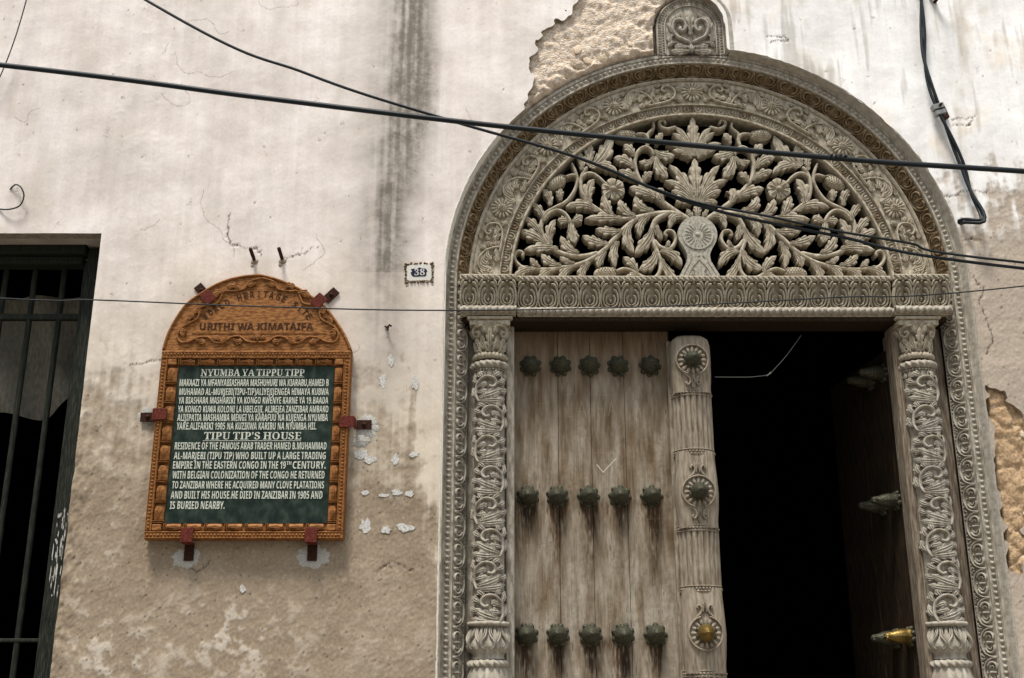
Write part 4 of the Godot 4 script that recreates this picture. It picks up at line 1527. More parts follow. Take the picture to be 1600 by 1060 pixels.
	for side in 4:
		var len := (bx1 - bx0) if side < 2 else (by1 - by0)
		var n := 8
		for i in n:
			var P := len / n
			# block lies along local a; b across; opening side at b = 0
			var f: Callable
			var u0 := i * P
			if side == 0:
				f = func(a, b, h): return Vector3(bx0 + u0 + a, by1 + b * 0.62, 0.036 + h)
			elif side == 1:
				f = func(a, b, h): return Vector3(bx0 + u0 + a, by0 - b * 0.70, 0.036 + h)
			elif side == 2:
				f = func(a, b, h): return Vector3(bx0 - b, by0 + u0 + a, 0.036 + h)
			else:
				f = func(a, b, h): return Vector3(bx1 + b * 0.85, by0 + u0 + a, 0.036 + h)
			c = Carve.new(f, side == 1 or side == 3)
			if side == 3:
				c.rev = true
			if side == 2:
				c.rev = false
			var w := 0.042
			var st := c.v.size()
			for q in 9:
				var a := 0.012 + (P - 0.024) * q / 8.0
				for k in 7:
					var t := k / 6.0
					var hh := 0.017 * sin(PI * (0.12 + 0.76 * t)) * (1.0 - 0.25 * pow(absf(q - 4) / 4.0, 2.0))
					c.p(a, 0.002 + (w - 0.004) * t, hh)
			for q in 8:
				for k in 6:
					var a := st + q * 7 + k
					c.quad(a, a + 7, a + 8, a + 1)
			c.leaf(Vector2(0.014, w * 0.5), Vector2(P * 0.5, w * 0.62), Vector2(P - 0.012, w * 0.5), 0.030, 0.021, 0.0, 1, 0.1, 10)
			put("turned_block", c.mesh(), M.teak, back)
			c = Carve.new(f, side == 1 or side == 3)
			for e in [0.002, 0.0085]:
				c.ridge(PackedVector2Array([Vector2(e, 0.0), Vector2(e, w)]), 0.0024, 0.0024, 0.017, 0, 0.015)
			put("band", c.mesh(), M.teak, back)
	for q in [[bx0 - 0.042, by1 + 0.001], [bx1, by1 + 0.001], [bx0 - 0.042, by0 - 0.029], [bx1, by0 - 0.029]]:
		c = Carve.new()
		c.box(Vector3(q[0], q[1], 0.0345), Vector3(q[0] + 0.036, q[1] + 0.026, 0.052), 0.004)
		put("corner_block", c.mesh(), M.teak, back)
	c = Carve.new()
	c.box(Vector3(bx0 + 0.0005, by0 + 0.0005, 0.0342), Vector3(bx1 - 0.0005, by1 - 0.0005, 0.0385), 0.001)
	var bd := put("green_board", c.mesh(), M.slate, pl)
	var lines := [
		["NYUMBA YA TIPPU TIPP", 1, -2.005, -1.600, 2.850, 2.878],
		["MAKAAZI YA MFANYABIASHARA MASHUHURI WA KIARABU,HAMED B", 0, -2.085, -1.503, 2.809, 2.837],
		["MUHAMAD AL-MURJEBI(TIPU-TIP)ALIYEJIJENGEA HIMAYA KUBWA", 0, -2.083, -1.501, 2.773, 2.800],
		["YA BIASHARA MASHARIKI YA KONGO KWENYE KARNE YA 19.BAADA", 0, -2.083, -1.501, 2.738, 2.765],
		["YA KONGO KUWA KOLONI LA UBELGIJI, ALIREJEA ZANZIBAR AMBAKO", 0, -2.082, -1.499, 2.703, 2.730],
		["ALIJIPATIA MASHAMBA MENGI YA KARAFUU NA KUJENGA NYUMBA", 0, -2.081, -1.499, 2.669, 2.697],
		["YAKE.ALIFARIKI 1905 NA KUZIKWA KARIBU NA NYUMBA HII.", 0, -2.081, -1.542, 2.635, 2.663],
		["TIPU TIP'S HOUSE", 1, -1.972, -1.598, 2.596, 2.625],
		["RESIDENCE OF THE FAMOUS ARAB TRADER HAMED B.MUHAMMAD", 0, -2.081, -1.499, 2.557, 2.585],
		["AL-MARJEBI (TIPU TIP) WHO BUILT UP A LARGE TRADING", 0, -2.081, -1.500, 2.519, 2.547],
		["EMPIRE IN THE EASTERN CONGO IN THE 19", 0, -2.081, -1.651, 2.482, 2.511],
		["TH", 0, -1.648, -1.630, 2.497, 2.511],
		["CENTURY.", 0, -1.624, -1.498, 2.482, 2.511],
		["WITH BELGIAN COLONIZATION OF THE CONGO HE RETURNED", 0, -2.080, -1.501, 2.444, 2.473],
		["TO ZANZIBAR WHERE HE ACQUIRED MANY CLOVE PLATATIONS", 0, -2.078, -1.501, 2.406, 2.434],
		["AND BUILT HIS HOUSE.HE DIED IN ZANZIBAR IN 1905 AND", 0, -2.079, -1.505, 2.367, 2.396],
		["IS BURIED NEARBY.", 0, -2.079, -1.872, 2.328, 2.357]]
	for l in lines:
		text(bd, l[0], l[1] == 1, l[2] - ox, l[3] - ox, l[4], l[5], 0.0393, M.letter)
	for u in [[-2.005, -1.600, 2.8455], [-1.976, -1.598, 2.591]]:
		c = Carve.new()
		c.box(Vector3(u[0] - ox, u[2] - 0.001, 0.0386), Vector3(u[1] - ox, u[2] + 0.001, 0.0398), 0.0003)
		put("underline", c.mesh(), M.letter, bd)
	# clips
	for k in [[-2.011, 3.186, 2.30, "red iron clip gripping the upper left curve of the plaque"], [-1.545, 3.168, 0.80, "red iron clip gripping the upper right curve of the plaque"], [-2.163, 2.692, PI, "red iron clip on the left side of the plaque"], [-1.405, 2.662, 0.0, "red iron clip on the right side of the plaque"], [-2.000, 2.210, -PI / 2, "red iron clip under the plaque's bottom left"], [-1.537, 2.210, -PI / 2, "red iron clip under the plaque's bottom right"]]:
		var cp := thing("iron_clip", k[3], "clip", Vector3(k[0], k[1], 0), "iron clips holding the plaque")
		cp.rotation.z = k[2]
		c = Carve.new()
		var hw := 0.023
		c.box(Vector3(-0.045, -hw, 0.056), Vector3(0.010, hw, 0.061), 0.0015)
		c.box(Vector3(0.0065, -hw * 0.9, 0.012), Vector3(0.0125, hw * 0.9, 0.0558), 0.0015)
		put("strap", c.mesh(), M.rust, cp)
		c = Carve.new()
		c.box(Vector3(0.013, -hw * 0.8, 0.006), Vector3(0.072, hw * 0.8, 0.0115), 0.0015)
		put("wall_tab", c.mesh(), M.rust_dark, cp)
		c = Carve.new(func(a, b, h): return Vector3(a, b, 0.0115 + h))
		c.bump(Vector2(0.043, 0), 0.010, 0.010, 0.009, 0, 6, 2)
		put("bolt", c.mesh(), M.rust_dark, cp)

# ------------------------------------------------------------------ small things on the wall
func curve3(pts: Array, step := 0.03) -> PackedVector3Array:
	var out := PackedVector3Array()
	for i in pts.size() - 1:
		var a: Vector3 = pts[i]
		var b: Vector3 = pts[i + 1]
		var p0: Vector3 = pts[maxi(i - 1, 0)]
		var p3: Vector3 = pts[mini(i + 2, pts.size() - 1)]
		var n := maxi(2, int(a.distance_to(b) / step))
		for j in n:
			out.append(a.cubic_interpolate(b, p0, p3, float(j) / n))
	out.append(pts[pts.size() - 1])
	return out

func twin(pts: PackedVector3Array, r: float, pitch: float, k: float) -> PackedVector3Array:
	var out := PackedVector3Array()
	var d := 0.0
	for i in pts.size():
		if i > 0:
			d += pts[i].distance_to(pts[i - 1])
		var tg := (pts[mini(i + 1, pts.size() - 1)] - pts[maxi(i - 1, 0)]).normalized()
		var s := tg.cross(Vector3(0, 0, 1)).normalized()
		var u := s.cross(tg)
		var th := TAU * d / pitch + k * PI
		out.append(pts[i] + (s * cos(th) + u * sin(th)) * r)
	return out

func make_cables():
	var c := Carve.new()
	c.tube(curve3([Vector3(-6.0, 4.46, 0.30), Vector3(-2.814, 4.046, 0.35), Vector3(-1.787, 3.902, 0.35), Vector3(-0.78, 3.769, 0.35), Vector3(0.457, 3.637, 0.35), Vector3(1.191, 3.580, 0.35), Vector3(4.0, 3.40, 0.3)], 0.06), 0.0105, 8)
	var ca := put("power_cable", c.mesh(), M.cable)
	tag(ca, "thickest black power cable stretched straight across in front of the arch", "cable", "cables strung across the street front")
	c = Carve.new()
	c.bump(Vector2.ZERO, 0.02, 0.012, 0.012)
	for i in 4:
		c.tube(PackedVector3Array([Vector3(-0.034 + i * 0.018, -0.007, 0.002 + 0.004 * (i % 2)), Vector3(-0.026 + i * 0.018, 0.006, 0.012), Vector3(-0.016 + i * 0.018, 0.013 - 0.01 * (i % 2), 0.004)]), 0.0045, 6)
	var jt := put("tape_joint", c.mesh(), M.cable, ca)
	jt.position = Vector3(0.468, 3.637, 0.352)
	var path := [Vector3(-4.6, 5.95, 0.3), Vector3(-2.290, 4.381, 0.30), Vector3(-1.601, 4.034, 0.30), Vector3(-1.033, 3.828, 0.30), Vector3(-0.529, 3.664, 0.30), Vector3(-0.076, 3.463, 0.30), Vector3(0.444, 3.335, 0.30), Vector3(1.160, 3.198, 0.30), Vector3(4.0, 2.9, 0.3)]
	c = Carve.new()
	c.tube(curve3(path, 0.05), 0.0062, 7)
	var cb := put("slack_cable", c.mesh(), M.cable)
	tag(cb, "thin black cable sagging diagonally from the top left down across the fanlight", "cable", "cables strung across the street front")
	c = Carve.new()
	c.tube(curve3([Vector3(-0.25, 3.536, 0.304), Vector3(-0.076, 3.470, 0.306), Vector3(0.20, 3.408, 0.312), Vector3(0.444, 3.351, 0.31), Vector3(0.72, 3.302, 0.306), Vector3(1.160, 3.218, 0.31), Vector3(4.0, 2.93, 0.3)], 0.05), 0.005, 7)
	var st := put("second_strand", c.mesh(), M.cable, cb)
	st.position = Vector3.ZERO
	c = Carve.new()
	c.tube(curve3([Vector3(-6.0, 3.30, 0.25), Vector3(-2.90, 3.106, 0.25), Vector3(-2.366, 3.090, 0.25), Vector3(-1.751, 3.064, 0.25), Vector3(-1.071, 3.048, 0.25), Vector3(-0.294, 3.062, 0.25), Vector3(0.437, 3.100, 0.25), Vector3(1.174, 3.147, 0.25), Vector3(4.0, 3.5, 0.25)], 0.06), 0.0029, 6)
	tag(put("thin_wire", c.mesh(), M.wire), "thinnest grey wire strung level across the plaque and lintel", "wire", "cables strung across the street front")
	c = Carve.new()
	c.tube(curve3([Vector3(-2.88, 5.0, 0.06), Vector3(-2.90, 4.60, 0.05), Vector3(-2.955, 4.25, 0.04), Vector3(-3.06, 3.95, 0.02), Vector3(-3.2, 3.6, 0.02)], 0.05), 0.0028, 6)
	tag(put("bell_wire", c.mesh(), M.wire), "fine dark wire hanging in the picture's top left corner", "wire")
	c = Carve.new()
	c.tube(curve3([Vector3(-2.875, 3.668, 0.004), Vector3(-2.85, 3.682, 0.02), Vector3(-2.822, 3.668, 0.03), Vector3(-2.802, 3.628, 0.03), Vector3(-2.815, 3.585, 0.025), Vector3(-2.86, 3.570, 0.02), Vector3(-2.91, 3.578, 0.006)], 0.012), 0.0032, 6)
	tag(put("wire_loop", c.mesh(), M.wire), "small open loop of wire sticking out above the window", "wire")
	# service cable at the right: two strands, a steel clamp, a turn back into a hole
	var sp := [Vector3(1.000, 5.6, 0.035), Vector3(1.006, 4.9, 0.035), Vector3(1.003, 4.58, 0.035), Vector3(0.994, 4.42, 0.035), Vector3(0.984, 4.27, 0.035), Vector3(0.992, 4.14, 0.04), Vector3(1.017, 4.02, 0.04), Vector3(1.052, 3.90, 0.035), Vector3(1.09, 3.76, 0.03), Vector3(1.108, 3.64, 0.035), Vector3(1.128, 3.54, 0.06), Vector3(1.122, 3.495, 0.075), Vector3(1.10, 3.498, 0.06), Vector3(1.066, 3.520, 0.015), Vector3(1.045, 3.522, -0.05)]
	var s3 := curve3(sp, 0.02)
	c = Carve.new()
	c.tube(twin(s3, 0.0072, 0.62, 0.0), 0.0072, 7)
	var sc := put("service_cable", c.mesh(), M.cable)
	tag(sc, "dark twisted cable hanging down the right wall and turning into a hole", "cable")
	c = Carve.new()
	c.tube(twin(s3, 0.0072, 0.62, 1.0), 0.0068, 7)
	put("second_strand", c.mesh(), M.cable, sc)
	var cp := thing("cable_clamp", "small steel clamp on the twisted cable right of the arch", "clamp", Vector3(1.020, 4.018, 0.036))
	cp.rotation.z = 0.28
	c = Carve.new()
	c.box(Vector3(-0.028, 0.004, -0.012), Vector3(0.022, 0.028, 0.018), 0.002)
	c.box(Vector3(-0.026, -0.022, -0.012), Vector3(0.020, -0.001, 0.016), 0.002)
	put("jaw", c.mesh(), M.steel, cp)
	c = Carve.new()
	c.box(Vector3(0.014, -0.034, -0.030), Vector3(0.040, 0.020, -0.014), 0.002)
	c.tube(PackedVector3Array([Vector3(0.004, 0.016, -0.01), Vector3(0.004, 0.016, 0.03)]), 0.006, 6)
	c.tube(PackedVector3Array([Vector3(0.006, -0.05, 0.0), Vector3(0.0, -0.02, 0.004)]), 0.005, 6)
	put("bolt", c.mesh(), M.rust_dark, cp)
	# cobweb thread across the dark opening
	c = Carve.new()
	c.tube(curve3([Vector3(0.42, 3.095, -0.20), Vector3(0.355, 3.01, -0.20), Vector3(0.29, 2.94, -0.20), Vector3(0.272, 2.925, -0.20), Vector3(0.20, 2.915, -0.20), Vector3(0.05, 2.912, -0.19)], 0.03), 0.0012, 5)
	c.tube(PackedVector3Array([Vector3(0.262, 2.920, -0.20), Vector3(0.272, 2.925, -0.20), Vector3(0.282, 2.936, -0.20)]), 0.003, 5)
	tag(put("cobweb_thread", c.mesh(), M.web), "pale cobweb thread slung across the top of the dark doorway", "cobweb")

func make_number_plate():
	var np := thing("number_plate", "small chipped white enamel plate with the house number 38", "sign", Vector3(-1.164, 3.297, 0))
	np.rotation.z = 0.03
	var c := Carve.new(func(a, b, h): return Vector3(a, b, h))
	# crumbling mortar rim
	for i in 38:
		var t := i / 38.0 * TAU
		var q := Vector2(clampf(cos(t) * 1.5, -1, 1) * 0.054, clampf(sin(t) * 1.5, -1, 1) * 0.040)
		c.bump(q + Vector2(rng.randf_range(-0.003, 0.003), rng.randf_range(-0.003, 0.003)), rng.randf_range(0.005, 0.010), rng.randf_range(0.004, 0.007), 0.009, rng.randf() * 3.0, 7, 2)
	put("mortar_rim", c.mesh(), M.carved_brown, np)
	c = Carve.new()
	var poly := MM([-50, -28, -40, -35, 20, -34, 44, -36, 50, -24, 51, 10, 46, 33, 10, 36, -30, 34, -48, 30, -52, 6])
	c.plate(poly, 0.001, 0.006)
	put("plate", c.mesh(), M.enamel, np)
	c = Carve.new()
	c.plate(MM([-30, -12, -24, -17, -8, -18, 6, -17, 22, -18, 30, -12, 29, -2, 33, 6, 26, 16, 10, 17, 2, 22, -10, 15, -22, 17, -33, 15, -28, 4, -35, 0]), 0.0062, 0.0072)
	put("blue_ground", c.mesh(), M.blue, np)
	text(np, "3", true, -0.019, -0.001, -0.013, 0.015, 0.0078, M.flake, "numeral", 0.001)
	text(np, "8", true, 0.003, 0.023, -0.013, 0.015, 0.0078, M.flake, "numeral", 0.001)

func make_pegs():
	for k in [[-1.839, 3.361, "left one of two rusty pegs in the wall above the plaque"], [-1.725, 3.364, "right one of two rusty pegs in the wall above the plaque"]]:
		var pg := thing("wall_peg", k[2], "peg", Vector3(k[0], k[1], 0), "rusty pegs above the plaque")
		var c := Carve.new()
		c.tube(PackedVector3Array([Vector3(0, -0.012, -0.02), Vector3(0.001, -0.004, 0.02), Vector3(0, 0.010, 0.075)]), 0.0075, 8)
		put("shank", c.mesh(), M.rust_dark, pg)
		c = Carve.new()
		c.bump(Vector2(0.002, -0.016), 0.018, 0.014, 0.008, 0.4, 9, 3)
		c.bump(Vector2(-0.006, -0.032), 0.009, 0.012, 0.005, 0.1, 7, 2)
		put("mortar_collar", c.mesh(), M.plaster, pg)
	for k in [[-1.284, 3.055, "small bent nail in the stained wall left of the door"], [1.075, 4.575, "bent iron hook at the top right of the wall"]]:
		var nl := thing("bent_nail", k[2], "nail", Vector3(k[0], k[1], 0))
		var c := Carve.new()
		var s := 1.0 if k[0] < 0.0 else 1.9
		c.tube(curve3([Vector3(0, 0, -0.01), Vector3(0.002 * s, 0.0, 0.02 * s), Vector3(0.010 * s, 0.008 * s, 0.032 * s), Vector3(0.018 * s, 0.002, 0.03 * s)], 0.01), 0.0042 * s, 6)
		c.tube(PackedVector3Array([Vector3(-0.010 * s, 0.012 * s, 0.004), Vector3(0.0, 0.002, 0.016 * s)]), 0.004 * s, 6)
		put("shank", c.mesh(), M.rust_dark, nl)

# ------------------------------------------------------------------ house wall
const STONE_A := [-0.738, 4.05, -0.700, 4.15, -0.706, 4.25, -0.665, 4.40, -0.600, 4.47, -0.500, 4.57, -0.430, 4.78, 0.02, 4.80, 0.02, 4.30, -0.4, 4.0]
const STONE_B := [1.082, 2.845, 1.13, 2.80, 1.215, 2.70, 1.33, 2.60, 1.34, 2.40, 1.20, 2.34, 1.155, 2.26, 1.15, 2.14, 1.10, 2.06, 1.068, 2.16, 1.085, 2.30, 1.070, 2.44, 1.090, 2.60, 1.070, 2.74]
var wall_h := PackedFloat32Array()
var TW := 1664
var TH := 1165

func rcut(x: float, y: float) -> float:
	# plaster stops this far from the arch centre
	return 1.0585 if x < 0.0 else 1.063

func in_door(x: float, y: float, grow := 0.0) -> bool:
	var r := rcut(x, y) + grow
	if y < YS:
		return absf(x) < r
	return Vector2(x, y - YS).length() < r

func in_crest(x: float, y: float, grow := 0.0) -> bool:
	var hw := 0.150 + grow
	x += 0.003
	if y < 4.25 or absf(x) > hw:
		return false
	return y < 4.468 or Vector2(x, y - 4.468).length() < hw

func img(s: int, per_m: float, oct: int, kx := 1, ky := 1, type := FastNoiseLite.TYPE_SIMPLEX_SMOOTH) -> PackedByteArray:
	# noise over the wall, per_m features a metre; kx, ky stretch it
	var w := TW / kx
	var h := TH / ky
	var im := noise(s, per_m * 5.2 / TW * kx, oct, type).get_image(w, h, false, false, true)
	if kx > 1 or ky > 1:
		im.resize(TW, TH, Image.INTERPOLATE_CUBIC)
	return im.get_data()

func wall_material() -> StandardMaterial3D:
	var A := img(101, 1.3, 4, 4, 4)
	var B := img(102, 7.0, 5, 2, 2)
	var C := img(103, 60.0, 3)
	var S := img(104, 22.0, 4, 1, 22)
	var S2 := img(105, 5.0, 4, 2, 12)
	var D := img(106, 20.0, 4)
	var K := img(107, 26.0, 1, 1, 1, FastNoiseLite.TYPE_CELLULAR)
	var G := img(108, 3.0, 5, 2, 2)
	# columns: height of the ragged foot of the whitewash
	var knots := [-3.4, 2.45, -2.45, 2.74, -2.25, 2.60, -2.12, 2.50, -1.46, 2.60, -1.28, 2.62, -1.18, 2.56, -1.10, 2.30, -1.04, 2.16, 0.0, 2.2, 0.9, 3.52, 1.06, 3.52, 1.35, 3.62, 2.0, 3.66]
	var yb := PackedFloat32Array()
	for i in TW:
		var x := XW0 + (i + 0.5) * 5.2 / TW
		var v := 2.5
		for q in range(0, knots.size() - 2, 2):
			if x >= knots[q] and x <= knots[q + 2]:
				v = lerpf(knots[q + 1], knots[q + 3], (x - knots[q]) / (knots[q + 2] - knots[q]))
		yb.append(v)
	wall_h.resize(TW * TH)
	var out := PackedByteArray()
	out.resize(TW * TH * 3)
	var hb := PackedByteArray()
	hb.resize(TW * TH)
	var inv := 1.0 / 255.0
	var dpx := 5.2 / TW
	for j in TH:
		var y := YW1 - (j + 0.5) * dpx
		var sx := -1.232 - 0.05 * clampf((4.3 - y) / 1.2, 0.0, 1.0) + 0.012 * sin(y * 5.0)
		var sfade := clampf((y - 2.35) / 1.0, 0.0, 1.0) * (1.0 if y > 3.85 else (0.95 if y > 3.3 else 0.62))
		for i in TW:
			var k := j * TW + i
			var x := XW0 + (i + 0.5) * dpx
			var a := A[k] * inv - 0.5
			var b := B[k] * inv - 0.5
			var c := C[k] * inv - 0.5
			var s := S[k] * inv - 0.5
			var s2 := S2[k] * inv - 0.5
			var d := D[k] * inv - 0.5
			var g := G[k] * inv - 0.5
			var kk := K[k] * inv
			var m := clampf((y - yb[i] + a * 0.20 + b * 0.44 + s * 0.34 + d * 0.16) * lerpf(2.2, 4.2, clampf((x + 1.32) * 4.0, 0.0, 1.0)) + 0.5, 0.0, 1.0)
			# whitewash: warm and pinkish on the left, whiter at the upper right
			var wr := clampf((x + 0.9) * 0.7, 0.0, 1.0)
			var n := g * 0.10 + b * 0.045 + s * 0.045 + c * 0.045
			var r := lerpf(0.84, 0.885, wr) + n
			var gg := lerpf(0.80, 0.872, wr) + n * 1.08
			var bl := lerpf(0.77, 0.855, wr) + n * 1.18
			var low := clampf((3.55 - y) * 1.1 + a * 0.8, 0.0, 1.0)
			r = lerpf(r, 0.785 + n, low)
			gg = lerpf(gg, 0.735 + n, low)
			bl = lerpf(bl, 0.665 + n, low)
			# brush strokes, thin wash, faint rain marks
			var thin := clampf((s2 * 1.2 + b * 0.7 + a * 0.6 - 0.16) * 2.6, 0.0, 1.0) * (0.34 + 0.3 * wr)
			r = lerpf(r, 0.735, thin)
			gg = lerpf(gg, 0.70, thin)
			bl = lerpf(bl, 0.65, thin)
			if wr > 0.6:
				var ru := clampf((s + s2 * 0.8 + g * 0.8 - 0.17) * 3.0, 0.0, 1.0) * 0.42 * clampf((y - 3.4) * 1.6, 0.0, 1.0)
				r = lerpf(r, 0.56, ru)
				gg = lerpf(gg, 0.535, ru)
				bl = lerpf(bl, 0.49, ru)
				var och := clampf((g + a - 0.22) * 3.0, 0.0, 1.0) * 0.35
				r = lerpf(r, 0.86, och)
				gg = lerpf(gg, 0.77, och)
				bl = lerpf(bl, 0.66, och)
			# mildew streak down the wall left of the door
			if x > -1.55 and x < -0.95:
				var dx := (x - sx + s * 0.04 + b * 0.05) / (0.078 + 0.03 * a)
				var st := exp(-dx * dx) * 0.72
				dx = (x - sx - 0.075 + s * 0.05) / 0.05
				st += exp(-dx * dx) * 0.45 * clampf((y - 3.6) * 2.0, 0.0, 1.0)
				dx = (x - sx + 0.10) / 0.10
				st += exp(-dx * dx) * 0.22
				st = clampf(st * sfade * (0.80 + s * 0.8 + d * 0.45 + c * 0.35 + b * 0.5), 0.0, 0.80)
				r = lerpf(r, 0.36, st)
				gg = lerpf(gg, 0.335, st)
				bl = lerpf(bl, 0.295, st)
			# bare plaster
			var q := clampf(0.5 + g * 0.9 + b * 0.35 + s2 * 0.5, 0.0, 1.0)
			var br := lerpf(0.535, 0.615, q) + c * 0.09 + d * 0.03
			var bg := lerpf(0.475, 0.555, q) + c * 0.09 + d * 0.03
			var bb := lerpf(0.40, 0.48, q) + c * 0.085 + d * 0.03
			if x > 0.9:
				br = lerpf(br, 0.70 + c * 0.05, 0.65)
				bg = lerpf(bg, 0.65 + c * 0.05, 0.65)
				bb = lerpf(bb, 0.60 + c * 0.05, 0.65)
			# remains of lime low on the wall
			var lime := clampf((b * 1.5 + d * 1.4 + a * 0.4 - 0.20 - clampf((y - 1.98) * 2.4, -0.10, 1.5)) * 3.0, 0.0, 1.0) * 0.36
			if x < -2.18:
				lime = maxf(lime, clampf((b * 1.5 + d * 1.6 - 0.30 - absf(x + 2.33) * 1.6) * 4.0, 0.0, 1.0) * 0.38)
			var ex1 := (x + 1.80) / 0.24
			var ey1 := (y - 1.86) / 0.15
			var ex2 := (x + 2.22) / 0.16
			var ey2 := (y - 1.80) / 0.13
			lime = minf(0.7, lime * (0.30 + 1.9 * exp(-ex1 * ex1 - ey1 * ey1) + 1.4 * exp(-ex2 * ex2 - ey2 * ey2) + (0.6 if x < -2.25 else 0.0)))
			br = lerpf(br, 0.78, lime)
			bg = lerpf(bg, 0.745, lime)
			bb = lerpf(bb, 0.695, lime)
			# grit and pin holes
			var grit := clampf((c - 0.27) * 9.0, 0.0, 1.0) * 0.45
			br = lerpf(br, 0.83, grit)
			bg = lerpf(bg, 0.78, grit)
			bb = lerpf(bb, 0.70, grit)
			var edge := 4.0 * m * (1.0 - m)
			r = lerpf(br, r, m)
			gg = lerpf(bg, gg, m)
			bl = lerpf(bb, bl, m)
			r = lerpf(r, r * 0.86, edge * 0.25)
			gg = lerpf(gg, gg * 0.85, edge * 0.25)
			bl = lerpf(bl, bl * 0.82, edge * 0.25)
			var pit := 0.0
			if kk < 0.13 and d > (0.30 if m > 0.5 else 0.10):
				pit = 1.0 - kk / 0.13
				r = lerpf(r, 0.34, pit * 0.75)
				gg = lerpf(gg, 0.29, pit * 0.75)
				bl = lerpf(bl, 0.24, pit * 0.75)
			var o := k * 3
			out[o] = int(clampf(r, 0.0, 1.0) * 255.0)
			out[o + 1] = int(clampf(gg, 0.0, 1.0) * 255.0)
			out[o + 2] = int(clampf(bl, 0.0, 1.0) * 255.0)
			var hh := m * 0.0018 + lime * 0.0008 + (b * 0.0018 + d * 0.0013 + c * 0.0014) * (1.0 - m * 0.72) - pit * 0.0025
			wall_h[k] = hh + a * 0.010 + g * 0.003
			hb[k] = int(clampf(0.5 + (hh - 0.001) * 80.0, 0.0, 1.0) * 255.0)
	var im := Image.create_from_data(TW, TH, false, Image.FORMAT_RGB8, out)
	for cr in [[-2.30, 2.905, -2.26, 2.912, -2.22, 2.926, -2.175, 2.945], [-1.93, 3.42, -1.875, 3.405, -1.84, 3.41, -1.80, 3.375], [-1.72, 3.36, -1.68, 3.372, -1.63, 3.385, -1.60, 3.40], [-0.72, 4.06, -0.76, 3.99, -0.80, 3.96, -0.86, 3.88, -0.90, 3.80], [1.09, 3.28, 1.12, 3.23, 1.10, 3.15, 1.125, 3.05, 1.11, 2.95], [1.00, 3.63, 1.10, 3.66, 1.19, 3.655], [1.04, 3.42, 1.09, 3.45, 1.15, 3.44], [0.33, 4.40, 0.40, 4.405, 0.42, 4.38, 0.34, 4.37], [1.08, 3.99, 1.17, 4.0, 1.16, 3.97, 1.08, 3.97], [-1.30, 2.09, -1.24, 2.14, -1.15, 2.11], [-2.03, 2.12, -1.97, 2.10, -1.92, 2.14], [-1.95, 3.56, -1.955, 3.48, -1.95, 3.42]]:
		for i in range(0, cr.size() - 2, 2):
			var p0 := Vector2((cr[i] - XW0) / dpx, (YW1 - cr[i + 1]) / dpx)
			var p1 := Vector2((cr[i + 2] - XW0) / dpx, (YW1 - cr[i + 3]) / dpx)
			var n := int(p0.distance_to(p1) * 1.2)
			var wob := Vector2.ZERO
			for q in n + 1:
				wob = (wob + Vector2(rng.randf_range(-1.1, 1.1), rng.randf_range(-1.1, 1.1))) * 0.93
				if rng.randf() < 0.12:
					continue
				var w := p0.lerp(p1, float(q) / n) + wob
				var xi := clampi(int(w.x), 1, TW - 2)
				var yi := clampi(int(w.y), 1, TH - 2)
				var dk := rng.randf_range(0.2, 0.75)
				im.set_pixel(xi, yi, im.get_pixel(xi, yi).lerp(Color(0.24, 0.20, 0.16), dk))
				im.set_pixel(xi, yi + 1, im.get_pixel(xi, yi + 1).lerp(Color(0.28, 0.24, 0.20), dk * 0.6))
				hb[yi * TW + xi] = maxi(0, hb[yi * TW + xi] - 40)
				wall_h[yi * TW + xi] -= 0.003
	# hairline cracks
	for q in 22:
		var at := Vector2(rng.randf_range(0, TW), rng.randf_range(60, TH * 0.8))
		var dir := Vector2.RIGHT.rotated(rng.randf_range(-0.6, 0.6) + (PI / 2 if q % 2 else 0.0))
		for n in int(rng.randf_range(20, 120)):
			dir = dir.rotated(rng.randf_range(-0.35, 0.35))
			at += dir
			var px := int(at.x)
			var py := int(at.y)
			if px > 0 and py > 0 and px < TW and py < TH:
				im.set_pixel(px, py, im.get_pixel(px, py).lerp(Color(0.38, 0.33, 0.28), rng.randf_range(0.1, 0.5)))
				hb[py * TW + px] = maxi(0, hb[py * TW + px] - 18)
	# knocks and scuffs in the whitewash
	for q in 120:
		var x := rng.randf_range(-3.2, 1.8)
		var y := rng.randf_range(2.6, 4.75)
		if q < 8:
			x = [-2.50, -2.86, -2.66, -1.78, -2.12, -1.32, -2.45, -1.60][q]
			y = [3.93, 3.83, 3.51, 3.20, 3.60, 3.62, 4.10, 3.90][q]
		var sz := rng.randf_range(1.5, 3.2) if q < 8 else rng.randf_range(0.6, 1.8)
		var el := rng.randf_range(0.7, 2.2)
		var tone := Color(0.42, 0.37, 0.32) if rng.randf() < 0.7 else Color(0.66, 0.55, 0.45)
		for n in int(sz * 14):
			var px := int((x - XW0) / dpx + rng.randfn() * sz)
			var py := int((YW1 - y) / dpx + rng.randfn() * sz * el)
			if px > 0 and py > 0 and px < TW and py < TH:
				im.set_pixel(px, py, im.get_pixel(px, py).lerp(tone, rng.randf_range(0.1, 0.5)))
	var bump := Image.create_from_data(TW, TH, false, Image.FORMAT_L8, hb)
	bump.convert(Image.FORMAT_RGBA8)
	bump.bump_map_to_normal_map(4.0)
	var mt := StandardMaterial3D.new()
	mt.albedo_texture = ImageTexture.create_from_image(im)
	mt.normal_enabled = true
	mt.normal_texture = ImageTexture.create_from_image(bump)
	mt.normal_scale = 0.8
	mt.roughness = 0.93
	mt.metallic_specular = 0.2
	mt.texture_repeat = false
	return mt

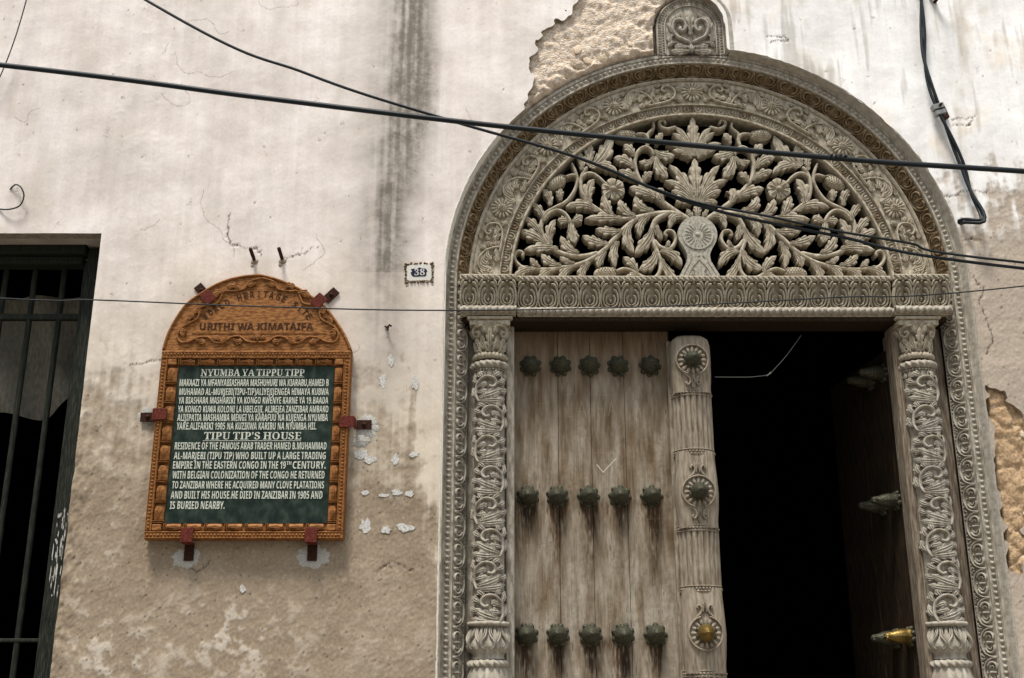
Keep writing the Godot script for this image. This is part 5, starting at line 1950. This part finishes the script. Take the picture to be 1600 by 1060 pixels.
func make_wall():
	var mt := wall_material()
	var hw := thing("house_wall", "old limewashed house front with stained whitewash, bare plaster below and exposed coral stone", "wall")
	var nx := 692
	var ny := 485
	var dx := 0.826 / 110.0
	var dy := 3.64 / ny
	var y0 := 3.471 - roundf((3.471 - YW0) / dy) * dy
	var jw := int(roundf((3.471 - y0) / dy))
	var sa := V2(STONE_A)
	var sb := V2(STONE_B)
	var rag := noise(140, 14.0, 4)
	var c := Carve.new()
	c.v.resize((nx + 1) * (ny + 1))
	c.uv.resize((nx + 1) * (ny + 1))
	var dpx := 5.2 / TW
	for j in ny + 1:
		for i in nx + 1:
			var x := XW0 + i * dx
			var y := y0 + j * dy
			var px := clampi(int((x - XW0) / dpx), 0, TW - 1)
			var py := clampi(int((YW1 - y) / dpx), 0, TH - 1)
			var z := wall_h[py * TW + px]
			if x < -2.36 and y < 2.95:
				# broken arris beside the window
				var e := clampf((-2.36 - x) / 0.10, 0.0, 1.0) * clampf((2.95 - y) * 2.0, 0.0, 1.0)
				z += e * 0.013 * (rag.get_noise_2d(x * 0.8, y * 0.45) + 0.5 * rag.get_noise_2d(x * 3.0 + 3.0, y * 1.1) - 0.35)
			c.v[j * (nx + 1) + i] = Vector3(x, y, z)
			c.uv[j * (nx + 1) + i] = Vector2((x - XW0) / 5.2, (YW1 - y) / 3.64)
	var keep := PackedByteArray()
	keep.resize(nx * ny)
	for j in ny:
		for i in nx:
			var x := XW0 + (i + 0.5) * dx
			var y := y0 + (j + 0.5) * dy
			var k := 1
			if i < 110 and j < jw:
				k = 0
			elif absf(x) < 1.1 and (in_door(x, y) or in_crest(x, y, -0.004)):
				k = 0
			elif y > 3.95 and x > -0.8 and x < 0.05:
				var q := Vector2(x, y) + Vector2(rag.get_noise_2d(x, y), rag.get_noise_2d(x + 9.0, y)) * 0.035
				if Geometry2D.is_point_in_polygon(q, sa):
					k = 0
			elif x > 1.0 and y < 2.9 and y > 2.0:
				var q := Vector2(x, y) + Vector2(rag.get_noise_2d(x, y), rag.get_noise_2d(x + 9.0, y)) * 0.035
				if Geometry2D.is_point_in_polygon(q, sb):
					k = 0
			# hole for the service cable
			if Vector2(x - 1.062, (y - 3.520) * 1.15).length() < 0.017:
				k = 0
			keep[j * nx + i] = k
	# broken edges run smoothly instead of following the grid
	for pass_no in 4:
		var moved := {}
		for j in range(1, ny):
			for i in range(1, nx):
				if i <= 111 and j <= jw + 1:
					continue
				var k00 := keep[(j - 1) * nx + i - 1]
				var k10 := keep[(j - 1) * nx + i]
				var k01 := keep[j * nx + i - 1]
				var k11 := keep[j * nx + i]
				var sum := k00 + k10 + k01 + k11
				if sum == 0 or sum == 4:
					continue
				var id := j * (nx + 1) + i
				var acc := Vector3.ZERO
				var cnt := 0
				if k00 != k10:
					acc += c.v[id - nx - 1]
					cnt += 1
				if k01 != k11:
					acc += c.v[id + nx + 1]
					cnt += 1
				if k00 != k01:
					acc += c.v[id - 1]
					cnt += 1
				if k10 != k11:
					acc += c.v[id + 1]
					cnt += 1
				moved[id] = c.v[id].lerp(acc / cnt, 0.5)
		for id in moved:
			c.v[id] = moved[id]
	for j in ny:
		for i in nx:
			if keep[j * nx + i]:
				var a := j * (nx + 1) + i
				c.quad(a, a + 1, a + nx + 2, a + nx + 1)
	# broken thickness of the plaster along every opening
	var e := Carve.new()
	for j in range(1, ny - 1):
		for i in range(1, nx - 1):
			if keep[j * nx + i]:
				continue
			var corners := [j * (nx + 1) + i, j * (nx + 1) + i + 1, (j + 1) * (nx + 1) + i + 1, (j + 1) * (nx + 1) + i]
			var nb := [keep[(j - 1) * nx + i], keep[j * nx + i + 1], keep[(j + 1) * nx + i], keep[j * nx + i - 1]]
			for q in 4:
				if nb[q]:
					var p0 := c.v[corners[q]]
					var p1 := c.v[corners[(q + 1) % 4]]
					var st := e.v.size()
					e.v.append(p0)
					e.v.append(p1)
					e.v.append(Vector3(p1.x, p1.y, -0.055))
					e.v.append(Vector3(p0.x, p0.y, -0.055))
					e.quad(st + 1, st, st + 3, st + 2)
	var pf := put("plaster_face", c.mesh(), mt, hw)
	put("broken_edge", e.mesh(), M.plaster, hw)
	# plaster fillet that closes the wall against the frame
	for part in 2:
		var a0 := -JL if part == 0 else PI / 2 + 0.150
		var a1 := 0.66 if part == 0 else PI + JL
		var f := Carve.new()
		var n := 200
		for i in n + 1:
			var a := lerpf(a0, a1, float(i) / n)
			var q := frame_pt(1.0, a, 0.0)
			var ro := rcut(q.x, 0.0)
			var j := 0.0025 * rag.get_noise_2d(a * 3.0, 4.0)
			for t in [[1.052, -0.042], [1.055, -0.032], [ro - 0.001 + j * 0.5, -0.002], [ro + 0.002 + j, 0.005], [ro + 0.006 + j * 2.0, 0.0045], [ro + 0.010, -0.006]]:
				f.v.append(frame_pt(t[0], a, t[1]))
		f.strip(0, n + 1, 6)
		f.rev = true
		# seen from the street the sweep runs clockwise, so the winding is turned over
		f.ix = PackedInt32Array()
		f.strip(0, n + 1, 6)
		f.rev = false
		flip_if_backward(f)
		put("plaster_fillet", f.mesh(), M.fillet if part == 1 else M.whitewash, hw)
	if true:
		var f := Carve.new()
		for s in [-1.0, 1.0]:
			pass
		var pts := PackedVector3Array()
		for i in 15:
			var th := PI * 0.5 * (14 - i) / 14.0
			pts.append(Vector3(cos(th) * 0.150 - 0.003, 4.468 + sin(th) * 0.150, 0))
		pts.append(Vector3(0.147, 4.40, 0))
		pts.append(Vector3(0.147, 4.330, 0))
		for i in pts.size():
			var q := pts[i]
			var o := Vector2(q.x, q.y - 4.40).normalized() if i < 15 else Vector2.RIGHT
			for t in [[0.0, -0.042], [0.004, -0.028], [0.012, 0.002], [0.020, 0.008], [0.030, 0.004]]:
				f.v.append(Vector3(q.x + o.x * t[0], q.y + o.y * t[0], t[1]))
		f.strip(0, pts.size(), 5)
		flip_if_backward(f)
		put("plaster_fillet", f.mesh(), M.fillet, hw)
	# exposed coral rag above the arch and beside the right jamb
	var lump := noise(141, 9.0, 5)
	var cell := noise(142, 13.0, 1, FastNoiseLite.TYPE_CELLULAR)
	cell.cellular_return_type = FastNoiseLite.RETURN_DISTANCE2_SUB
	for part in 2:
		var bx: Array = [[-0.80, 0.02, 3.90, 4.82], [0.99, 1.42, 1.98, 2.92]][part]
		var s := Carve.new()
		var mx := int((bx[1] - bx[0]) / 0.0065)
		var my := int((bx[3] - bx[2]) / 0.0065)
		for j in my + 1:
			for i in mx + 1:
				var x: float = lerpf(bx[0], bx[1], float(i) / mx)
				var y: float = lerpf(bx[2], bx[3], float(j) / my)
				var z := -0.020 + 0.010 * lump.get_noise_2d(x * 0.5, y * 0.6) + 0.005 * lump.get_noise_2d(x * 2.6 + 5.0, y * 2.6)
				z -= (0.010 if part == 1 else 0.004) * clampf(0.35 - (cell.get_noise_2d(x, y) + 1.0), 0.0, 0.35) / 0.35
				if part == 0:
					z += 0.005
					# the ledge of rough mortar just above the arch
					var rr := Vector2(x, y - YS).length()
					var near := maxf(clampf((1.17 - rr) * 12.0, 0.0, 1.0), clampf((x + 0.27) * 9.0, 0.0, 1.0))
					z += near * (0.024 * lump.get_noise_2d(x * 1.6, y * 1.6) - 0.004)
					if rr < 1.075:
						z -= (1.075 - rr) * 3.0
				else:
					z += 0.004 * lump.get_noise_2d(x * 8.0, y * 8.0)
				if part == 1:
					z += 0.009
				if part == 1 and x < 1.088:
					z -= (1.088 - x) * 4.0
				if in_crest(x, y, 0.01):
					z = minf(z, -0.07)
				s.v.append(Vector3(x, y, z))
		for j in my:
			for i in mx:
				var a := j * (mx + 1) + i
				var q := s.v[a]
				if part == 0 and Vector2(q.x, q.y - YS).length() < 1.035 or part == 1 and q.x < 1.045:
					continue
				s.quad(a, a + 1, a + mx + 2, a + mx + 1)
		flip_if_backward(s)
		var ex := put("exposed_masonry", s.mesh(), M.rubble if part == 0 else M.ochre, hw)
		var poly := sa if part == 0 else sb
		var left := 26 if part == 0 else 80
		var tries := 0
		while left > 0 and tries < 3000:
			tries += 1
			var x := rng.randf_range(bx[0], bx[1])
			var y := rng.randf_range(bx[2], bx[3])
			if part == 0 and Vector2(x, y - YS).length() > 1.19 and x < -0.24 or not Geometry2D.is_point_in_polygon(Vector2(x, y), poly) or in_door(x, y, 0.03) or in_crest(x, y, 0.05):
				continue
			left -= 1
			var size := rng.randf_range(0.008, 0.026) if part == 0 else rng.randf_range(0.004, 0.012)
			var st := put("stone", rock(rng.randi() % 6), M.rubble_stone if part == 0 else M.pebble, ex)
			st.position = Vector3(x, y, -0.028 + 0.018 * lump.get_noise_2d(x, y) + size * (0.0 if part == 0 else 0.2))
			st.scale = Vector3(size * rng.randf_range(0.9, 1.6), size, size * (0.45 if part == 0 else 0.8))
			st.rotation = Vector3(rng.randf_range(-0.3, 0.3), rng.randf_range(-0.3, 0.3), rng.randf() * TAU)
	# scraps of old paper and lime beside and under the plaque
	for k in [[-1.365, 2.545, 0.030, 0.024], [-1.335, 2.527, 0.026, 0.020], [-1.238, 2.530, 0.020, 0.024], [-1.168, 2.545, 0.024, 0.012], [-1.350, 2.396, 0.018, 0.013], [-1.275, 2.386, 0.030, 0.009], [-1.225, 2.396, 0.026, 0.012], [-1.178, 2.393, 0.022, 0.013], [-1.342, 2.272, 0.026, 0.028], [-1.262, 2.256, 0.022, 0.016], [-1.192, 2.262, 0.038, 0.020], [-1.792, 2.035, 0.016, 0.017], [-1.27, 2.925, 0.014, 0.026], [-1.295, 2.84, 0.018, 0.030], [-1.17, 2.835, 0.016, 0.034]]:
		var f := Carve.new()
		var poly := PackedVector2Array()
		for i in 14:
			var th := TAU * i / 14
			poly.append(Vector2(cos(th) * k[2], sin(th) * k[3]) * rng.randf_range(0.55, 1.12))
		f.plate(poly, -0.004, 0.0016)
		var o := put("paint_flake", f.mesh(), M.flake, hw)
		o.position = Vector3(k[0], k[1], wall_z(k[0], k[1]) + 0.0008)
	# mortar smeared round the plaque's fixings and other repairs
	for k in [[-2.010, 2.150, 0.058, 0.040], [-1.530, 2.155, 0.064, 0.044], [-1.350, 2.655, 0.050, 0.052], [-1.372, 2.600, 0.040, 0.030], [-2.215, 2.700, 0.035, 0.045]]:
		var f := Carve.new()
		var st := 0
		for i in 6:
			for j in 48:
				var th := TAU * j / 48
				var r := i / 5.0
				var w := 1.0 + 0.30 * rag.get_noise_2d(cos(th) * 0.07 + k[0] * 3.0, sin(th) * 0.07 + k[1]) + 0.20 * rag.get_noise_2d(cos(th) * 0.35 + k[0] * 3.0, sin(th) * 0.35 + k[1])
				f.v.append(Vector3(cos(th) * k[2] * r * w, sin(th) * k[3] * r * w, 0.0055 * sqrt(1.0 - r * r * 0.98) + 0.002 * rag.get_noise_2d(cos(th) * r * 0.4, sin(th) * r * 0.4) - 0.002 * r))
		f.strip(st, 6, 48, true)
		flip_if_backward(f)
		var o := put("mortar_patch", f.mesh(), M.lime_patch, hw)
		o.position = Vector3(k[0], k[1], wall_z(k[0], k[1]))
	# dark block behind the cable hole; its colour stands for the shade inside
	var h := Carve.new()
	h.box(Vector3(1.035, 3.49, -0.11), Vector3(1.09, 3.55, -0.09), 0.002)
	put("hole_shade", h.mesh(), M.dark_wood, hw)
	# the rest of the front, plainer and past the picture
	var w := Carve.new()
	w.box(Vector3(-7.0, 0.0, -0.40), Vector3(-3.71, 7.4, -0.004), 0.01)
	w.box(Vector3(-3.709, 3.4725, -0.40), Vector3(-2.475, 4.83, -0.0565), 0.002)
	w.box(Vector3(-3.709, 3.4725, -0.056), Vector3(-3.299, 4.83, -0.003), 0.001)
	w.box(Vector3(-2.474, 1.0, -0.40), Vector3(-2.30, 4.83, -0.0565), 0.002)
	w.box(Vector3(-2.299, 1.0, -0.40), Vector3(-1.045, 4.83, -0.10), 0.002)
	w.box(Vector3(-1.044, 4.40, -0.40), Vector3(1.044, 4.83, -0.10), 0.002)
	w.box(Vector3(1.045, 1.0, -0.40), Vector3(1.899, 4.83, -0.12), 0.002)
	w.box(Vector3(-3.709, 4.831, -0.40), Vector3(1.899, 7.4, -0.004), 0.01)
	w.box(Vector3(1.90, 0.0, -0.40), Vector3(7.0, 7.4, -0.004), 0.01)
	w.box(Vector3(-3.709, 0.0, -0.40), Vector3(-1.045, 0.999, -0.006), 0.01)
	w.box(Vector3(1.045, 0.0, -0.40), Vector3(1.899, 0.999, -0.006), 0.01)
	w.box(Vector3(-2.473, 1.0, -0.055), Vector3(-1.085, 1.205, -0.006), 0.001)
	w.box(Vector3(1.085, 1.0, -0.055), Vector3(1.899, 1.205, -0.006), 0.001)
	put("wall_core", w.mesh(), M.wall_plain, hw)

func wall_z(x: float, y: float) -> float:
	var dpx := 5.2 / TW
	return wall_h[clampi(int((YW1 - y) / dpx), 0, TH - 1) * TW + clampi(int((x - XW0) / dpx), 0, TW - 1)]

func flip_if_backward(c: Carve):
	# turns the winding so that the surface faces the street
	var n := Vector3.ZERO
	for t in range(0, c.ix.size(), 3):
		n += (c.v[c.ix[t + 2]] - c.v[c.ix[t]]).cross(c.v[c.ix[t + 1]] - c.v[c.ix[t]])
	if n.z < 0.0:
		for t in range(0, c.ix.size(), 3):
			var a := c.ix[t]
			c.ix[t] = c.ix[t + 1]
			c.ix[t + 1] = a

var rocks := {}
func rock(k: int) -> ArrayMesh:
	if rocks.has(k):
		return rocks[k]
	var c := Carve.new()
	var nz := noise(160 + k, 0.9, 2)
	var st := 0
	for i in 8:
		var ph := PI * i / 7.0
		for j in 12:
			var th := TAU * j / 12
			var d := Vector3(sin(ph) * sin(th), cos(ph), sin(ph) * cos(th))
			c.v.append(d * (1.0 + 0.45 * nz.get_noise_3dv(d * 1.6)))
	for i in 7:
		for j in 12:
			var a := st + i * 12 + j
			var b := st + i * 12 + (j + 1) % 12
			c.quad(b, a, a + 12, b + 12)
	# outward winding
	var v0 := c.v[c.ix[60]]
	var nn := (c.v[c.ix[62]] - v0).cross(c.v[c.ix[61]] - v0)
	if nn.dot(v0) < 0.0:
		for t in range(0, c.ix.size(), 3):
			var a := c.ix[t]
			c.ix[t] = c.ix[t + 1]
			c.ix[t + 1] = a
	rocks[k] = c.mesh()
	return rocks[k]

# ------------------------------------------------------------------ street and rooms out of sight
func make_setting():
	var c := Carve.new()
	c.box(Vector3(-400, -0.2, -400), Vector3(400, 0.0, 400), 0.01)
	put("ground", c.mesh(), M.ground, null, "structure")
	c = Carve.new()
	c.box(Vector3(-1.25, 0.0, -0.39), Vector3(1.04, 0.30, 0.75), 0.02)
	c.box(Vector3(-1.10, 0.301, -0.39), Vector3(1.04, 0.60, 0.42), 0.02)
	c.box(Vector3(-1.043, 0.601, -0.39), Vector3(1.043, 0.899, 0.10), 0.02)
	put("door_steps", c.mesh(), M.plaster, null, "structure")
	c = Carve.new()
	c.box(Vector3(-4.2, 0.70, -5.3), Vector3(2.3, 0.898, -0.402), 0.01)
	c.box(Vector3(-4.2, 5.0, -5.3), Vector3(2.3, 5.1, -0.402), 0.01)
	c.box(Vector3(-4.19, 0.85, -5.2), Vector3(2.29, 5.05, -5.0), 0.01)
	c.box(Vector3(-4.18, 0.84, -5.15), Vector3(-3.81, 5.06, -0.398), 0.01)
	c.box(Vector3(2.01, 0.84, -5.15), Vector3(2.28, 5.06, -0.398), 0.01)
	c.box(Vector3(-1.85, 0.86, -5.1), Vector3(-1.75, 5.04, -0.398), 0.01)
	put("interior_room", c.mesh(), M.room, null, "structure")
	c = Carve.new()
	c.box(Vector3(-14.0, 0.0, 6.8), Vector3(OPP_X, OPP_H, 12.0), 0.02)  # added unseen house: shades the lower wall, leaves sky open at the right
	put("added_opposite_house", c.mesh(), M.opp, null, "structure")
